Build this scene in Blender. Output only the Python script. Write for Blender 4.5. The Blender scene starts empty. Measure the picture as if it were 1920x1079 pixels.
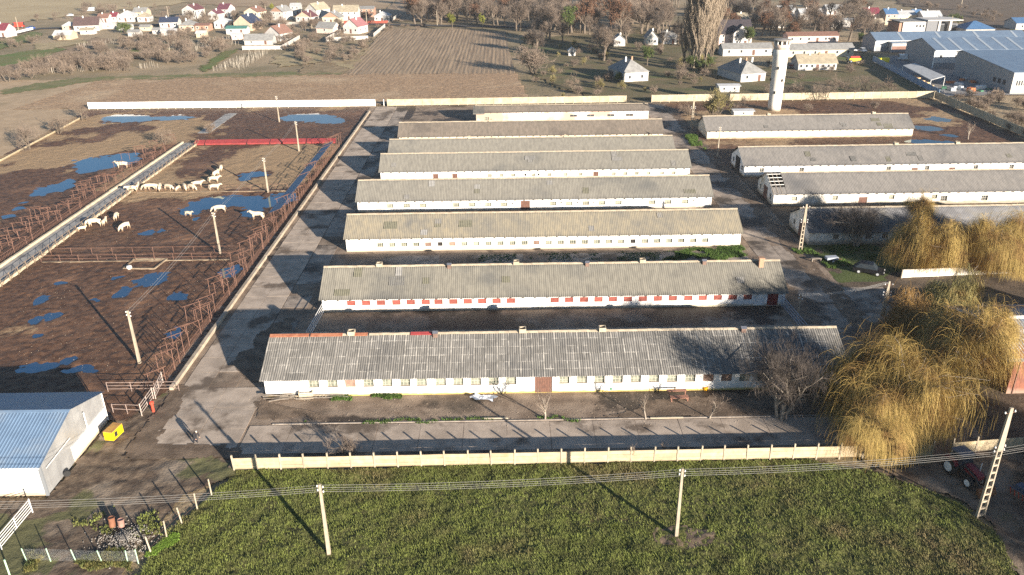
import bpy, math, random
import numpy as np
from mathutils import Matrix, Vector
random.seed(7)
R = math.radians
sc = bpy.context.scene
col = sc.collection

# ------------------------------------------------------------------ camera
CAM_H = 48.0
FPX, PITCH, YAW, ROLL = 1494.26, R(24.4292), R(0.3644), R(0.7121)
_w = np.array([math.sin(YAW)*math.cos(PITCH), math.cos(YAW)*math.cos(PITCH), -math.sin(PITCH)])
_r = np.array([math.cos(YAW), -math.sin(YAW), 0.0])
_d = np.cross(_w, _r)
_r, _d = math.cos(ROLL)*_r + math.sin(ROLL)*_d, -math.sin(ROLL)*_r + math.cos(ROLL)*_d
cam = bpy.data.cameras.new('camera')
cam.sensor_width = 36.0
cam.lens = FPX/1920*36
cam.clip_start, cam.clip_end = 0.5, 8000
camo = bpy.data.objects.new('camera', cam)
col.objects.link(camo)
camo.matrix_world = Matrix(((_r[0], -_d[0], -_w[0], 0), (_r[1], -_d[1], -_w[1], 0), (_r[2], -_d[2], -_w[2], CAM_H), (0, 0, 0, 1)))
sc.camera = camo
sc.render.resolution_x, sc.render.resolution_y = 1024, 575

def ray(px, py):
    return ((px-960)*_r + (py-539.5)*_d)/FPX + _w
def at(px, py, z=0.0):
    'surveyed ground position (at height z) of a point seen at that place in the photograph'
    v = ray(px, py)
    t = (CAM_H-z)/-v[2]
    return Vector((v[0]*t, v[1]*t, z))
def aty(px, py, Y):
    'point of the facade plane y = Y'
    v = ray(px, py)
    t = Y/v[1]
    return Vector((v[0]*t, Y, CAM_H+v[2]*t))
def pxm(py):
    'photo pixels per metre on the ground at that row'
    p = at(960, py)
    return FPX/float(np.dot(np.array(p)-np.array([0, 0, CAM_H]), _w))

# ------------------------------------------------------------------ light
SUN_EL, SUN_AZ = R(12.9), math.atan2(0.6310, -0.7758)
world = bpy.data.worlds.new('World')
sc.world = world
world.use_nodes = True
wn = world.node_tree
bg = wn.nodes['Background']
sky = wn.nodes.new('ShaderNodeTexSky')
sky.sky_type = 'NISHITA'
sky.sun_disc = False
sky.sun_elevation = SUN_EL
sky.sun_rotation = SUN_AZ
sky.air_density, sky.dust_density, sky.ozone_density = 1.0, 0.3, 3.0
wn.links.new(sky.outputs[0], bg.inputs[0])
bg.inputs[1].default_value = 0.055
sun = bpy.data.lights.new('sun', 'SUN')
sun.energy = 5.0
sun.angle = R(0.53)
sun.color = (1.0, 0.895, 0.77)
suno = bpy.data.objects.new('sun', sun)
col.objects.link(suno)
suno.rotation_euler = Vector((-math.sin(SUN_AZ)*math.cos(SUN_EL), -math.cos(SUN_AZ)*math.cos(SUN_EL), -math.sin(SUN_EL))).to_track_quat('-Z', 'Y').to_euler()
suno.location = (200, -250, 120)
sc.view_settings.view_transform = 'Standard'
sc.view_settings.look = 'None'
sc.view_settings.exposure = 1.55
sc.view_settings.gamma = 1.0
sc.cycles.max_bounces = 5
sc.cycles.diffuse_bounces = 3
sc.cycles.glossy_bounces = 2
sc.cycles.transparent_max_bounces = 6
sc.cycles.use_denoising = False

# ------------------------------------------------------------------ materials
MATS = {}
def M(name, c1, c2=None, scale=1.0, rough=0.9, bump=0.0, bscale=None, stretch=(1, 1, 1), lo=0.35, hi=0.65,
      rand=0.0, metal=0.0, c3=None, s3=0.15, lo3=0.5, hi3=0.7, spec=0.3, base=None, detail=5, two=False, attr=None, edge=None):
    '''noise-varied principled material. c3: second, larger patches; base=(z, colour): dirt splashed up from the ground;
    attr=(name, colour, rough): mixed in by a point attribute; edge: colour along the rims of a sheet'''
    if name in MATS: return MATS[name]
    m = bpy.data.materials.new(name); m.use_nodes = True
    nt = m.node_tree; N = nt.nodes; L = nt.links
    b = N['Principled BSDF']
    b.inputs['Roughness'].default_value = rough
    b.inputs['Metallic'].default_value = metal
    b.inputs['Specular IOR Level'].default_value = spec
    geo = N.new('ShaderNodeNewGeometry')
    mp = N.new('ShaderNodeMapping'); mp.inputs['Scale'].default_value = stretch
    L.new(geo.outputs['Position'], mp.inputs[0])
    def noise(s, det=detail, vec=None, rg=0.6):
        n = N.new('ShaderNodeTexNoise'); n.inputs['Scale'].default_value = s
        n.inputs['Detail'].default_value = det; n.inputs['Roughness'].default_value = rg
        L.new(vec or mp.outputs[0], n.inputs['Vector'])
        return n.outputs['Fac']
    def rampv(v, a, bb):
        r = N.new('ShaderNodeMapRange'); r.inputs['From Min'].default_value = a; r.inputs['From Max'].default_value = bb
        r.interpolation_type = 'SMOOTHSTEP'
        L.new(v, r.inputs[0]); return r.outputs[0]
    def mix(f, a, bb):
        x = N.new('ShaderNodeMix'); x.data_type = 'RGBA'
        for sock, val in ((x.inputs[6], a), (x.inputs[7], bb)):
            if isinstance(val, tuple): sock.default_value = (*val[:3], 1)
            else: L.new(val, sock)
        if isinstance(f, float): x.inputs[0].default_value = f
        else: L.new(f, x.inputs[0])
        return x.outputs[2]
    c = None
    if c2 is not None:
        c = mix(rampv(noise(scale), lo, hi), tuple(c1), tuple(c2))
    else:
        rgb = N.new('ShaderNodeRGB'); rgb.outputs[0].default_value = (*c1[:3], 1); c = rgb.outputs[0]
    if c3 is not None:
        c = mix(rampv(noise(s3, 6, geo.outputs['Position']), lo3, hi3), c, tuple(c3))
    if edge is not None:
        tc = N.new('ShaderNodeTexCoord'); sp = N.new('ShaderNodeSeparateXYZ'); L.new(tc.outputs['Generated'], sp.inputs[0])
        def near(o, w):
            a = N.new('ShaderNodeMath'); a.operation = 'LESS_THAN'; L.new(o, a.inputs[0]); a.inputs[1].default_value = w; return a.outputs[0]
        mx = N.new('ShaderNodeMath'); mx.operation = 'MAXIMUM'; dbl = N.new('ShaderNodeMath'); dbl.operation = 'MULTIPLY'; dbl.inputs[1].default_value = 2.0; L.new(sp.outputs[0], dbl.inputs[0]); frc = N.new('ShaderNodeMath'); frc.operation = 'FRACT'; L.new(dbl.outputs[0], frc.inputs[0])
        L.new(near(frc.outputs[0], 0.17), mx.inputs[0]); L.new(near(sp.outputs[1], 0.09), mx.inputs[1])
        oi = N.new('ShaderNodeObjectInfo')
        rr = N.new('ShaderNodeMath'); rr.operation = 'MULTIPLY'; L.new(mx.outputs[0], rr.inputs[0]); L.new(rampv(noise(0.9, 5, geo.outputs['Position']), 0.40, 0.72), rr.inputs[1])
        c = mix(rr.outputs[0], c, tuple(edge))
    if base is not None:
        sp = N.new('ShaderNodeSeparateXYZ'); L.new(geo.outputs['Position'], sp.inputs[0])
        nz = noise(0.9, 5, geo.outputs['Position'])
        ad = N.new('ShaderNodeMath'); ad.operation = 'MULTIPLY_ADD'; ad.inputs[1].default_value = -1.6*base[0]; L.new(nz, ad.inputs[0]); L.new(sp.outputs[2], ad.inputs[2])
        inv = N.new('ShaderNodeMapRange'); inv.inputs['From Min'].default_value = -0.45*base[0]; inv.inputs['From Max'].default_value = 0.35*base[0]
        inv.inputs['To Min'].default_value = 1; inv.inputs['To Max'].default_value = 0; L.new(ad.outputs[0], inv.inputs[0])
        c = mix(inv.outputs[0], c, tuple(base[1]))
    if attr is not None:
        at_ = N.new('ShaderNodeAttribute'); at_.attribute_name = attr[0]
        nz = noise(0.7, 6, geo.outputs['Position'])
        a = N.new('ShaderNodeMath'); a.operation = 'ADD'; L.new(at_.outputs['Fac'], a.inputs[0]); L.new(nz, a.inputs[1])
        f = rampv(a.outputs[0], 0.85, 1.15)
        c = mix(f, c, tuple(attr[1]))
        if attr[2] is not None:
            rm = N.new('ShaderNodeMapRange'); rm.inputs['To Min'].default_value = rough; rm.inputs['To Max'].default_value = attr[2]
            L.new(f, rm.inputs[0]); L.new(rm.outputs[0], b.inputs['Roughness'])
    if rand:
        oi = N.new('ShaderNodeObjectInfo')
        mr = N.new('ShaderNodeMapRange'); mr.inputs['To Min'].default_value = 1-rand; mr.inputs['To Max'].default_value = 1+rand
        L.new(oi.outputs['Random'], mr.inputs[0])
        hsv = N.new('ShaderNodeHueSaturation'); L.new(mr.outputs[0], hsv.inputs['Value']); L.new(c, hsv.inputs['Color']); c = hsv.outputs[0]
    L.new(c, b.inputs['Base Color'])
    if bump:
        bn = N.new('ShaderNodeBump'); bn.inputs['Strength'].default_value = 1.0; bn.inputs['Distance'].default_value = bump
        L.new(noise(bscale or scale*4, 4), bn.inputs['Height']); L.new(bn.outputs[0], b.inputs['Normal'])
    MATS[name] = m
    return m

# ------------------------------------------------------------------ mesh helpers
class MB:
    def __init__(s): s.v = []; s.f = []
    def add(s, vs, fs):
        o = len(s.v); s.v += [tuple(p) for p in vs]; s.f += [tuple(i+o for i in f) for f in fs]; return s
    def box(s, x0, x1, y0, y1, z0, z1):
        return s.add([(x0, y0, z0), (x1, y0, z0), (x1, y1, z0), (x0, y1, z0), (x0, y0, z1), (x1, y0, z1), (x1, y1, z1), (x0, y1, z1)],
                     [(0, 3, 2, 1), (4, 5, 6, 7), (0, 1, 5, 4), (1, 2, 6, 5), (2, 3, 7, 6), (3, 0, 4, 7)])
    def prism(s, poly, axis, a, b):
        'extrude a polygon given in the plane normal to axis'
        n = len(poly); vs = []
        for t in (a, b):
            for (p, q) in poly:
                vs.append({'x': (t, p, q), 'y': (p, t, q), 'z': (p, q, t)}[axis])
        return s.add(vs, [tuple(range(n-1, -1, -1)), tuple(range(n, 2*n))]+[(i, (i+1) % n, n+(i+1) % n, n+i) for i in range(n)])
    def tube(s, pts, rad, n=5, cap=True):
        pts = [Vector(p) for p in pts]; k = len(pts)
        if not hasattr(rad, '__len__'): rad = [rad]*k
        vs = []
        for i, p in enumerate(pts):
            d = (pts[min(i+1, k-1)]-pts[max(i-1, 0)])
            d = d.normalized() if d.length > 1e-9 else Vector((0, 0, 1))
            u = d.cross(Vector((0, 0, 1)) if abs(d.z) < 0.95 else Vector((1, 0, 0))).normalized(); w = d.cross(u)
            for j in range(n):
                a = 2*math.pi*(j+0.5)/n
                vs.append(p+(u*math.cos(a)+w*math.sin(a))*rad[i])
        fs = [(i*n+j, i*n+(j+1) % n, (i+1)*n+(j+1) % n, (i+1)*n+j) for i in range(k-1) for j in range(n)]
        if cap and n > 2: fs += [tuple(range(n-1, -1, -1)), tuple((k-1)*n+j for j in range(n))]
        return s.add(vs, fs)
    def bar(s, a, b, w, h=None):
        'square bar'
        return s.tube([a, b], (h or w)*0.7071, 4)
    def lathe(s, prof, n=16, cx=0, cy=0):
        k = len(prof)
        vs = [(cx+r*math.cos(2*math.pi*j/n), cy+r*math.sin(2*math.pi*j/n), z) for (r, z) in prof for j in range(n)]
        fs = [(i*n+j, i*n+(j+1) % n, (i+1)*n+(j+1) % n, (i+1)*n+j) for i in range(k-1) for j in range(n)]
        return s.add(vs, fs+[tuple(range(n-1, -1, -1)), tuple((k-1)*n+j for j in range(n))])
    def mesh(s, name, m=None, smooth=False):
        me = bpy.data.meshes.new(name); me.from_pydata(s.v, [], s.f); me.update()
        if m: me.materials.append(m)
        if smooth: me.polygons.foreach_set('use_smooth', [True]*len(me.polygons))
        return me
    def build(s, name, m, parent=None, loc=(0, 0, 0), rz=0, smooth=False):
        return inst(name, s.mesh(name, m, smooth), parent, loc, rz)
def inst(name, me, parent=None, loc=(0, 0, 0), rz=0, scale=None):
    o = bpy.data.objects.new(name, me); col.objects.link(o)
    o.location = loc
    if rz: o.rotation_euler = (0, 0, rz)
    if scale is not None: o.scale = (scale,)*3 if not hasattr(scale, '__len__') else scale
    if parent: o.parent = parent
    return o
def thing(name, label, cat, loc=(0, 0, 0), rz=0, group=None, scale=None):
    return tag(inst(name, None, None, loc, rz, scale), label, cat, group)
def tag(o, label, cat, group=None):
    o['label'] = label; o['category'] = cat
    if group: o['group'] = group
    return o
def struct(o, kind='structure'):
    o['kind'] = kind; return o
def copy_tree(o, parent=None):
    c = o.copy(); col.objects.link(c); c.parent = parent
    for ch in list(o.children): copy_tree(ch, c)
    return c
def np_mesh(name, V, F, m, smooth=False):
    'V (n,3) array, F (m,4) or (m,3) int array'
    me = bpy.data.meshes.new(name)
    k = F.shape[1]
    me.vertices.add(len(V)); me.vertices.foreach_set('co', V.astype(np.float32).ravel())
    me.loops.add(F.size); me.loops.foreach_set('vertex_index', F.astype(np.int32).ravel())
    me.polygons.add(len(F)); me.polygons.foreach_set('loop_start', np.arange(0, F.size, k, dtype=np.int32))
    me.polygons.foreach_set('loop_total', np.full(len(F), k, dtype=np.int32))
    me.polygons.foreach_set('use_smooth', np.full(len(F), smooth))
    me.update(calc_edges=True); me.validate()
    if m: me.materials.append(m)
    return me

# value noise ---------------------------------------------------------
_rs = np.random.RandomState(3)
_lat = _rs.rand(256, 256)
def vnoise(x, y, s=1.0, o=0):
    x = np.asarray(x, float)*s+17.3*o+500; y = np.asarray(y, float)*s+31.7*o+500
    i = np.floor(x).astype(int); j = np.floor(y).astype(int); u = x-i; v = y-j
    u = u*u*(3-2*u); v = v*v*(3-2*v)
    a = _lat[i & 255, j & 255]; b = _lat[(i+1) & 255, j & 255]; c = _lat[i & 255, (j+1) & 255]; d = _lat[(i+1) & 255, (j+1) & 255]
    return (a*(1-u)+b*u)*(1-v)+(c*(1-u)+d*u)*v
def fbm(x, y, s=1.0, oct=4, o=0):
    t = 0; a = 1; n = 0
    for k in range(oct):
        t = t+a*vnoise(x, y, s*2**k, o+k); n += a; a *= 0.5
    return t/n
def inpoly(x, y, poly):
    r = np.zeros(x.shape, bool); n = len(poly)
    for i in range(n):
        x0, y0 = poly[i][:2]; x1, y1 = poly[(i+1) % n][:2]
        if y0 == y1: continue
        cnd = ((y0 > y) != (y1 > y)) & (x < (x1-x0)*(y-y0)/(y1-y0)+x0)
        r ^= cnd
    return r
def patch(name, poly, res, zf, m, rag=0.0, attr=None, smooth=True, ry=None, parent=None):
    'ground sheet: a grid clipped by a polygon with a ragged rim; zf(x, y) gives its height'
    xs = [p[0] for p in poly]; ys = [p[1] for p in poly]
    ry = ry or res
    nx = max(2, int((max(xs)-min(xs))/res)+2); ny = max(2, int((max(ys)-min(ys))/ry)+2)
    X, Y = np.meshgrid(np.linspace(min(xs), max(xs), nx), np.linspace(min(ys), max(ys), ny))
    cx = (X[:-1, :-1]+X[1:, 1:])/2; cy = (Y[:-1, :-1]+Y[1:, 1:])/2
    if rag:
        cx = cx+rag*2*(fbm(cx, cy, 0.6/max(rag, .3), 3, 11)-0.5); cy = cy+rag*2*(fbm(cx, cy, 0.6/max(rag, .3), 3, 23)-0.5)
    keep = inpoly(cx, cy, poly)
    idx = np.arange(nx*ny).reshape(ny, nx)
    F = np.stack([idx[:-1, :-1], idx[:-1, 1:], idx[1:, 1:], idx[1:, :-1]], -1)[keep]
    used = np.unique(F); remap = np.zeros(nx*ny, int); remap[used] = np.arange(len(used))
    x = X.ravel()[used]; y = Y.ravel()[used]
    z = zf(x, y)*np.ones_like(x) if callable(zf) else np.full_like(x, zf)
    me = np_mesh(name, np.stack([x, y, z], -1), remap[F], m, smooth)
    if attr:
        for k, fn in attr.items():
            a = me.attributes.new(k, 'FLOAT', 'POINT'); a.data.foreach_set('value', np.asarray(fn(x, y), np.float32))
    return inst(name, me, parent)
# ------------------------------------------------------------------ ground
def P(*pts): return [tuple(at(*p)[:2]) for p in pts]
m_ground = M('meadow_earth', (.27, .20, .12), (.19, .155, .085), .05, c3=(.36, .27, .165), s3=.02, lo3=.45, hi3=.65, bump=.25, bscale=.8)
struct(patch('ground', [(-2600, -200), (2600, -200), (2600, 4200), (-2600, 4200)], 90, lambda x, y: -.24+0*x, m_ground, smooth=False))

# puddles: chains of ellipses (pixel centre, pixel radii)
PUD = [
 [(200, 303, 62, 11), (172, 314, 18, 11), (232, 292, 26, 7)], [(100, 352, 30, 9), (76, 362, 20, 7), (125, 341, 14, 5)], [(15, 404, 14, 5)], [(32, 392, 9, 3)], [(45, 380, 7, 2.5)],
 [(245, 223, 42, 6), (222, 220, 25, 5)], [(320, 221, 38, 4)], [(578, 221, 55, 7), (620, 226, 25, 5)],
 [(362, 392, 26, 11), (398, 380, 38, 10), (440, 376, 55, 9), (490, 382, 42, 10), (525, 372, 28, 11), (468, 397, 20, 8)], [(478, 327, 28, 6), (462, 334, 12, 4)], [(365, 411, 7, 3)],
 [(225, 547, 13, 11)], [(285, 525, 26, 10)], [(436, 508, 15, 11)], [(335, 555, 17, 8)], [(80, 560, 13, 6)], [(115, 528, 16, 4)], [(63, 603, 10, 6)], [(98, 595, 11, 6)], [(70, 625, 11, 6)],
 [(328, 627, 14, 8)], [(213, 521, 14, 4)], [(275, 436, 11, 4)], [(300, 434, 7, 3)], [(185, 560, 8, 3)],
 [(1738, 240, 20, 4)], [(1760, 224, 16, 4)], [(1750, 267, 33, 5)], [(1780, 254, 12, 2.5)], [(1720, 265, 14, 3)],
 [(130, 676, 20, 6)], [(150, 695, 30, 7)], [(70, 690, 30, 9)]]
def ell(px, py, rx, ry):
    c = at(px, py); rx_w = rx/pxm(py); ry_w = abs(at(px, py-ry).y-at(px, py+ry).y)/2
    return (c.x, c.y, rx_w, ry_w)
PUDW = [[ell(*e) for e in p] for p in PUD]
def basin(x, y, ps=None):
    b = np.zeros_like(x)
    jx = x+2.6*(fbm(x, y, .45, 4, 40)-.5); jy = y+3.2*(fbm(x, y, .45, 4, 50)-.5)
    for p in (ps or PUDW):
        for (cx, cy, rx, ry) in p:
            if len(x) == 0: continue
            r = np.sqrt(((jx-cx)/rx)**2+((jy-cy)/ry)**2)
            b = np.maximum(b, np.clip((1.5-r)/.7, 0, 1))
    return b
WATER_Z = -.10
def mud_h(x, y):
    h = .10*(fbm(x, y, .35, 2, 1)-.5)+.24*(fbm(x, y, 1.3, 4, 2)-.5)
    b = basin(x, y)
    return np.clip(h*(1-.5*b)-.15*b, -.225, .2)
def dry_attr(x, y):
    n = fbm(x, y, .06, 4, 7)
    left = x < -84
    d = np.where(left, (n-.44)*5+.35, (n-.62)*4)
    d = np.where((~left) & (y > 156) & (y < 192), (n-.5)*3+.3, d)
    d = np.where((x < -70) & (~left), d+.5*np.clip((-70-x)/3, 0, 1), d)
    d = np.where(left, d-.7*np.exp(-((x+88)/4.5)**2)*(y < 175), d)
    d = d-.9*np.clip(basin(x, y)*2.0, 0, 1)
    return np.clip(d, 0, 1)
m_mud = M('churned_mud', (.158, .086, .050), (.076, .041, .025), .9, rough=.62, bump=.11, bscale=6.5, attr=('dry', (.33, .225, .13), .97), spec=.2, c3=(.20, .112, .066), s3=.10, lo3=.52, hi3=.7)
pen1 = patch('mud_pen', [(-75.2, 72.6), (-41.2, 72.6), (-38.4, 80.5), (-38.6, 160), (-75.2, 160)], .25, mud_h, m_mud, attr={'dry': dry_attr})
pen2 = patch('mud_pen', [(-75.4, 159.8), (-40.0, 159.8), (-39.6, 236), (-79, 236), (-79, 195), (-75.4, 195)], .45, mud_h, m_mud, attr={'dry': dry_attr})
pen3 = patch('mud_pen', [(-79.8, 60), (-79.8, 195), (-78.9, 195), (-78.9, 236), (-122.5, 236), (-118.2, 180), (-118, 60)], .45, mud_h, m_mud, attr={'dry': dry_attr})
pen4 = patch('mud_pen', [(46, 166), (126, 166), (126, 236), (46, 236)], .45, mud_h, m_mud, attr={'dry': lambda x, y: np.clip((fbm(x, y, .08, 4, 9)-.5)*4, 0, 1)-.3*basin(x, y)})
for o in (pen1, pen2, pen3, pen4): struct(o)
m_water = M('sky_tinted_puddle_water', (.012, .013, .016), rough=.04, spec=.5)
m_water.node_tree.nodes['Principled BSDF'].inputs['IOR'].default_value = 3.1  # well above real water, to brighten the sky reflection
m_water.node_tree.nodes['Principled BSDF'].inputs['Specular Tint'].default_value = (.58, .84, 1.0, 1)  # blue of the reflected sky put into the specular colour
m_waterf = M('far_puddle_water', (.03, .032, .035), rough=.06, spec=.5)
m_waterf.node_tree.nodes['Principled BSDF'].inputs['IOR'].default_value = 3.1  # same raised reflection, left untinted so distant puddles stay paler
for kp, p in enumerate(PUDW):
    xs = [e[0]-1.7*e[2]-1 for e in p]+[e[0]+1.7*e[2]+1 for e in p]; ys = [e[1]-1.7*e[3]-1 for e in p]+[e[1]+1.7*e[3]+1 for e in p]
    bx = [(min(xs), min(ys)), (max(xs), min(ys)), (max(xs), max(ys)), (min(xs), max(ys))]
    X, Y = np.meshgrid(np.linspace(min(xs), max(xs), 40), np.linspace(min(ys), max(ys), 40))
    cx = (X[:-1, :-1]+X[1:, 1:])/2; cy = (Y[:-1, :-1]+Y[1:, 1:])/2
    keep = basin(cx.ravel(), cy.ravel(), [p]).reshape(cx.shape) > .1
    idx = np.arange(1600).reshape(40, 40)
    F = np.stack([idx[:-1, :-1], idx[:-1, 1:], idx[1:, 1:], idx[1:, :-1]], -1)[keep]
    if len(F) == 0: continue
    used = np.unique(F); rm = np.zeros(1600, int); rm[used] = np.arange(len(used))
    V = np.stack([X.ravel()[used], Y.ravel()[used], np.full(len(used), WATER_Z+.003*(kp % 7))], -1)
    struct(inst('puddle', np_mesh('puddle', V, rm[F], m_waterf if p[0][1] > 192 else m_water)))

# farmyard: earth and old concrete
m_yard = M('yard_earth', (.29, .22, .16), (.18, .13, .092), .35, rough=.9, bump=.05, bscale=5, attr=('mud', (.05, .036, .026), .6), c3=(.07, .055, .04), s3=.09, lo3=.55, hi3=.72)
def yard_mud(x, y):
    n = fbm(x, y, .09, 4, 21)
    d = (n-.5)*2.5
    d = d+.55*((x < -26) & (x > -33) & (y > 88))               # washed strip along the barn ends
    d = d+.5*((x > 8) & (y < 77) & (y > 71.5))
    d = d+.5*((y > 85) & (y < 98.4) & (x > -26) & (x < 38))    # dung yard between the two front barns
    d = d+.35*((y > 64) & (y < 67.5))
    return np.clip(d, 0, 1)
struct(patch('yard', [(-40.2, 79.5), (-27.0, 64.1), (48.4, 64.1), (48.4, 236), (-39.4, 236)], .7, lambda x, y: .05*(fbm(x, y, .5, 3, 5)-.5)-.02, m_yard, attr={'mud': yard_mud}))
m_conc = M('worn_concrete', (.45, .365, .285), (.33, .265, .205), .5, rough=.88, rand=.05, bump=.02, bscale=6, c3=(.13, .098, .072), s3=.16, lo3=.52, hi3=.64)
m_conc2 = M('wet_stained_concrete', (.38, .31, .245), (.24, .195, .155), .6, rough=.75, rand=.1, bump=.02, bscale=6, c3=(.07, .055, .042), s3=.14, lo3=.46, hi3=.6)
def slab_road(name, x0, x1, nx, y0, y1, ny, m, skip=0.0, seed=1):
    rnd = random.Random(seed)
    w = (x1-x0)/nx; l = (y1-y0)/ny
    base = struct(MB().box(x0, x1, y0, y1, -.12, -.004).build(name, MATS['yard_earth']))
    def slab_mesh():
        b = MB(); g = .02; hx, hy = w/2-g, l/2-g
        def rough(a, c): return a+rnd.uniform(-.03, .03), c+rnd.uniform(-.03, .03)
        top = []
        for (sx, sy) in ((-1, -1), (0, -1), (1, -1), (1, 0), (1, 1), (0, 1), (-1, 1), (-1, 0)): top.append(rough(sx*hx, sy*hy))
        return b.prism(top, 'z', -.06, .014).mesh('slab', m)
    mm = [slab_mesh() for _ in range(4)]
    for i in range(nx):
        for j in range(ny):
            if rnd.random() < skip: continue
            o = inst('slab', rnd.choice(mm), base, (x0+w*(i+.5), y0+l*(j+.5), rnd.uniform(0, .008)))
            o.rotation_euler = (rnd.uniform(-.004, .004), rnd.uniform(-.004, .004), rnd.choice((0, math.pi)))
    return base
slab_road('road', -37.6, -31.4, 2, 79, 235, 44, m_conc, .03, 3)
slab_road('road', -31.3, -27.9, 1, 92, 235, 36, m_conc2, .12, 5)
slab_road('road', 39.6, 46.6, 2, 88, 234, 36, m_conc2, .05, 7)
slab_road('road', -27.5, 36, 14, 66.2, 71.2, 1, m_conc, .0, 9)
slab_road('road', -24, 38, 14, 113.2, 118.6, 1, m_conc2, .12, 11)
slab_road('road', 38.2, 54, 4, 88.5, 104, 4, m_conc2, .06, 13)
slab_road('road', -37, -27.8, 2, 66.5, 79, 3, m_conc, .0, 15)
m_kerb = M('kerb_concrete', (.36, .31, .26), (.25, .21, .17), 1.5, rand=.08)
kb = struct(MB().box(-25.2, 36, 71.35, 71.5, -.1, .06).build('kerb', m_kerb))

m_loose = M('trodden_dirt', (.20, .145, .10), (.11, .078, .053), .6, rough=.85, bump=.05, bscale=5)
for k_, (pl_, zz) in enumerate(((([(-39, 66), (-36.2, 66), (-36.4, 79.8), (-39, 79.8)]), .03), ([(-38, 65.6), (-27, 65.6), (-27, 67.3), (-33, 68.0), (-38, 68.4)], .034), ([(-27.6, 72.6), (-20, 72.2), (-22, 73.6), (-28.4, 76)], .03), ([(-33.5, 84), (-29.5, 80), (-27.6, 86), (-29.2, 97), (-32, 95)], .03), ([(38.2, 87), (41.5, 87), (40.6, 112), (38.4, 116)], .03), ([(44.8, 88), (47.5, 88), (48.2, 230), (46.0, 230)], .03), ([(10, 71.4), (37, 71.4), (37, 75.5), (24, 76.4), (14, 74)], .03))):
    struct(patch('dirt', pl_, .22, lambda x, y: zz+.03*(fbm(x, y, 1.5, 3, 90+k_)-.5), m_loose, rag=1.1))

# rutted track at the lower left, and the one by the tractor
m_track = M('rutted_earth', (.17, .125, .085), (.075, .052, .036), .8, rough=.8, bump=.07, bscale=4, c3=(.26, .205, .15), s3=.16, lo3=.5, hi3=.68, attr=('grass', (.115, .11, .05), .95))
def track_h(x, y):
    d = (y-70)+.55*(x+30)*-.25; w = fbm(x, y, .12, 3, 31)*5
    ruts = np.sin((d+w)*3.0)
    a = np.clip(1-np.abs(d+2)/6.5, 0, 1)
    return -.06+.11*a*ruts*fbm(x, y, .3, 2, 33)*1.3+.16*(fbm(x, y, 1.6, 3, 34)-.5)
struct(patch('track', P((440, 888), (340, 930), (200, 1110), (-80, 1110), (-80, 935), (85, 935))+[(-42.6, 73), (-40.6, 79.5), (-36, 79.5), (-36.5, 66.5), (-27, 66.4)], .22, track_h, m_track, rag=.3,
             attr={'grass': lambda x, y: np.clip((fbm(x, y, .25, 4, 36)-.52)*3+.6*((y < 58) & (x < -38)), 0, 1)}))
struct(patch('track', P((1640, 880), (1940, 845), (1960, 1120), (1930, 1120), (1860, 985), (1800, 935), (1700, 905)), .25, lambda x, y: -.06+.14*(fbm(x, y, 1.2, 3, 44)-.5)+.08*np.sin((x+y*.35)*2.2), m_track, rag=.5,
             attr={'grass': lambda x, y: np.clip((fbm(x, y, .2, 4, 37)-.6)*3, 0, 1)}))
struct(patch('yard', [(48.3, 64.3), (120, 64.3), (120, 166), (48.3, 166)], .8, lambda x, y: -.03+.14*(fbm(x, y, .5, 3, 45)-.5), M('trodden_earth', (.13, .095, .065), (.07, .052, .036), .4, rough=.85, bump=.08, bscale=3, attr=('grass', (.075, .095, .028), .95), c3=(.055, .04, .03), s3=.1),
             attr={'grass': lambda x, y: np.clip((fbm(x, y, .1, 4, 47)-.5)*2+.75*((y > 106) & (y < 122) & (x < 66))*(fbm(x, y, .2, 3, 48) > .42), 0, 1)}))

# the front meadow
m_turf = M('rough_turf', (.13, .138, .04), (.085, .08, .033), .7, rough=.95, bump=.16, bscale=3.2, c3=(.145, .105, .06), s3=.10, lo3=.56, hi3=.74, spec=.15)
MEADOW = P((441, 884), (1000, 869), (1500, 861), (1640, 886), (1720, 912), (1800, 940), (1870, 1000), (1930, 1120), (225, 1120), (340, 975))
meadow = struct(patch('meadow', MEADOW, .2, lambda x, y: -.04+.30*(fbm(x, y, .9, 4, 61)-.5)+.10*(vnoise(x, y, 3.1, 66)-.5), m_turf, rag=.4))

def tufts(name, poly, n, h, m, seed, parent=None, dens=None, wid=.035, z0=-.05, lean=.5, zf=None):
    'grass stand: n tufts of bent blades in one sheet'
    rs = np.random.RandomState(seed)
    xs = [p[0] for p in poly]; ys = [p[1] for p in poly]
    x = rs.uniform(min(xs)-.5, max(xs)+.5, n*3); y = rs.uniform(min(ys)-.5, max(ys)+.5, n*3)
    k = inpoly(x+1.5*(fbm(x, y, .5, 3, 81)-.5), y+1.5*(fbm(x, y, .5, 3, 82)-.5), poly)
    if dens is not None: k &= dens(x, y)
    x = x[k][:n]; y = y[k][:n]; q = len(x)
    b = 5
    x = np.repeat(x, b)+rs.normal(0, .07, q*b); y = np.repeat(y, b)+rs.normal(0, .07, q*b)
    a = rs.uniform(0, 2*math.pi, q*b); hh = h*rs.uniform(.5, 1.25, q*b); ln = hh*lean*rs.uniform(.3, 1.4, q*b)
    z = (zf(x, y) if zf else np.zeros(q*b))+z0
    w = wid*rs.uniform(.6, 1.4, q*b)
    px_, py_ = -np.sin(a)*w, np.cos(a)*w
    V = np.empty((q*b, 3, 3))
    V[:, 0] = np.stack([x-px_, y-py_, z], -1); V[:, 1] = np.stack([x+px_, y+py_, z], -1); V[:, 2] = np.stack([x+np.cos(a)*ln, y+np.sin(a)*ln, z+hh], -1)
    F = np.arange(q*b*3).reshape(-1, 3)
    return inst(name, np_mesh(name, V.reshape(-1, 3), F, m), parent)
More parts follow.
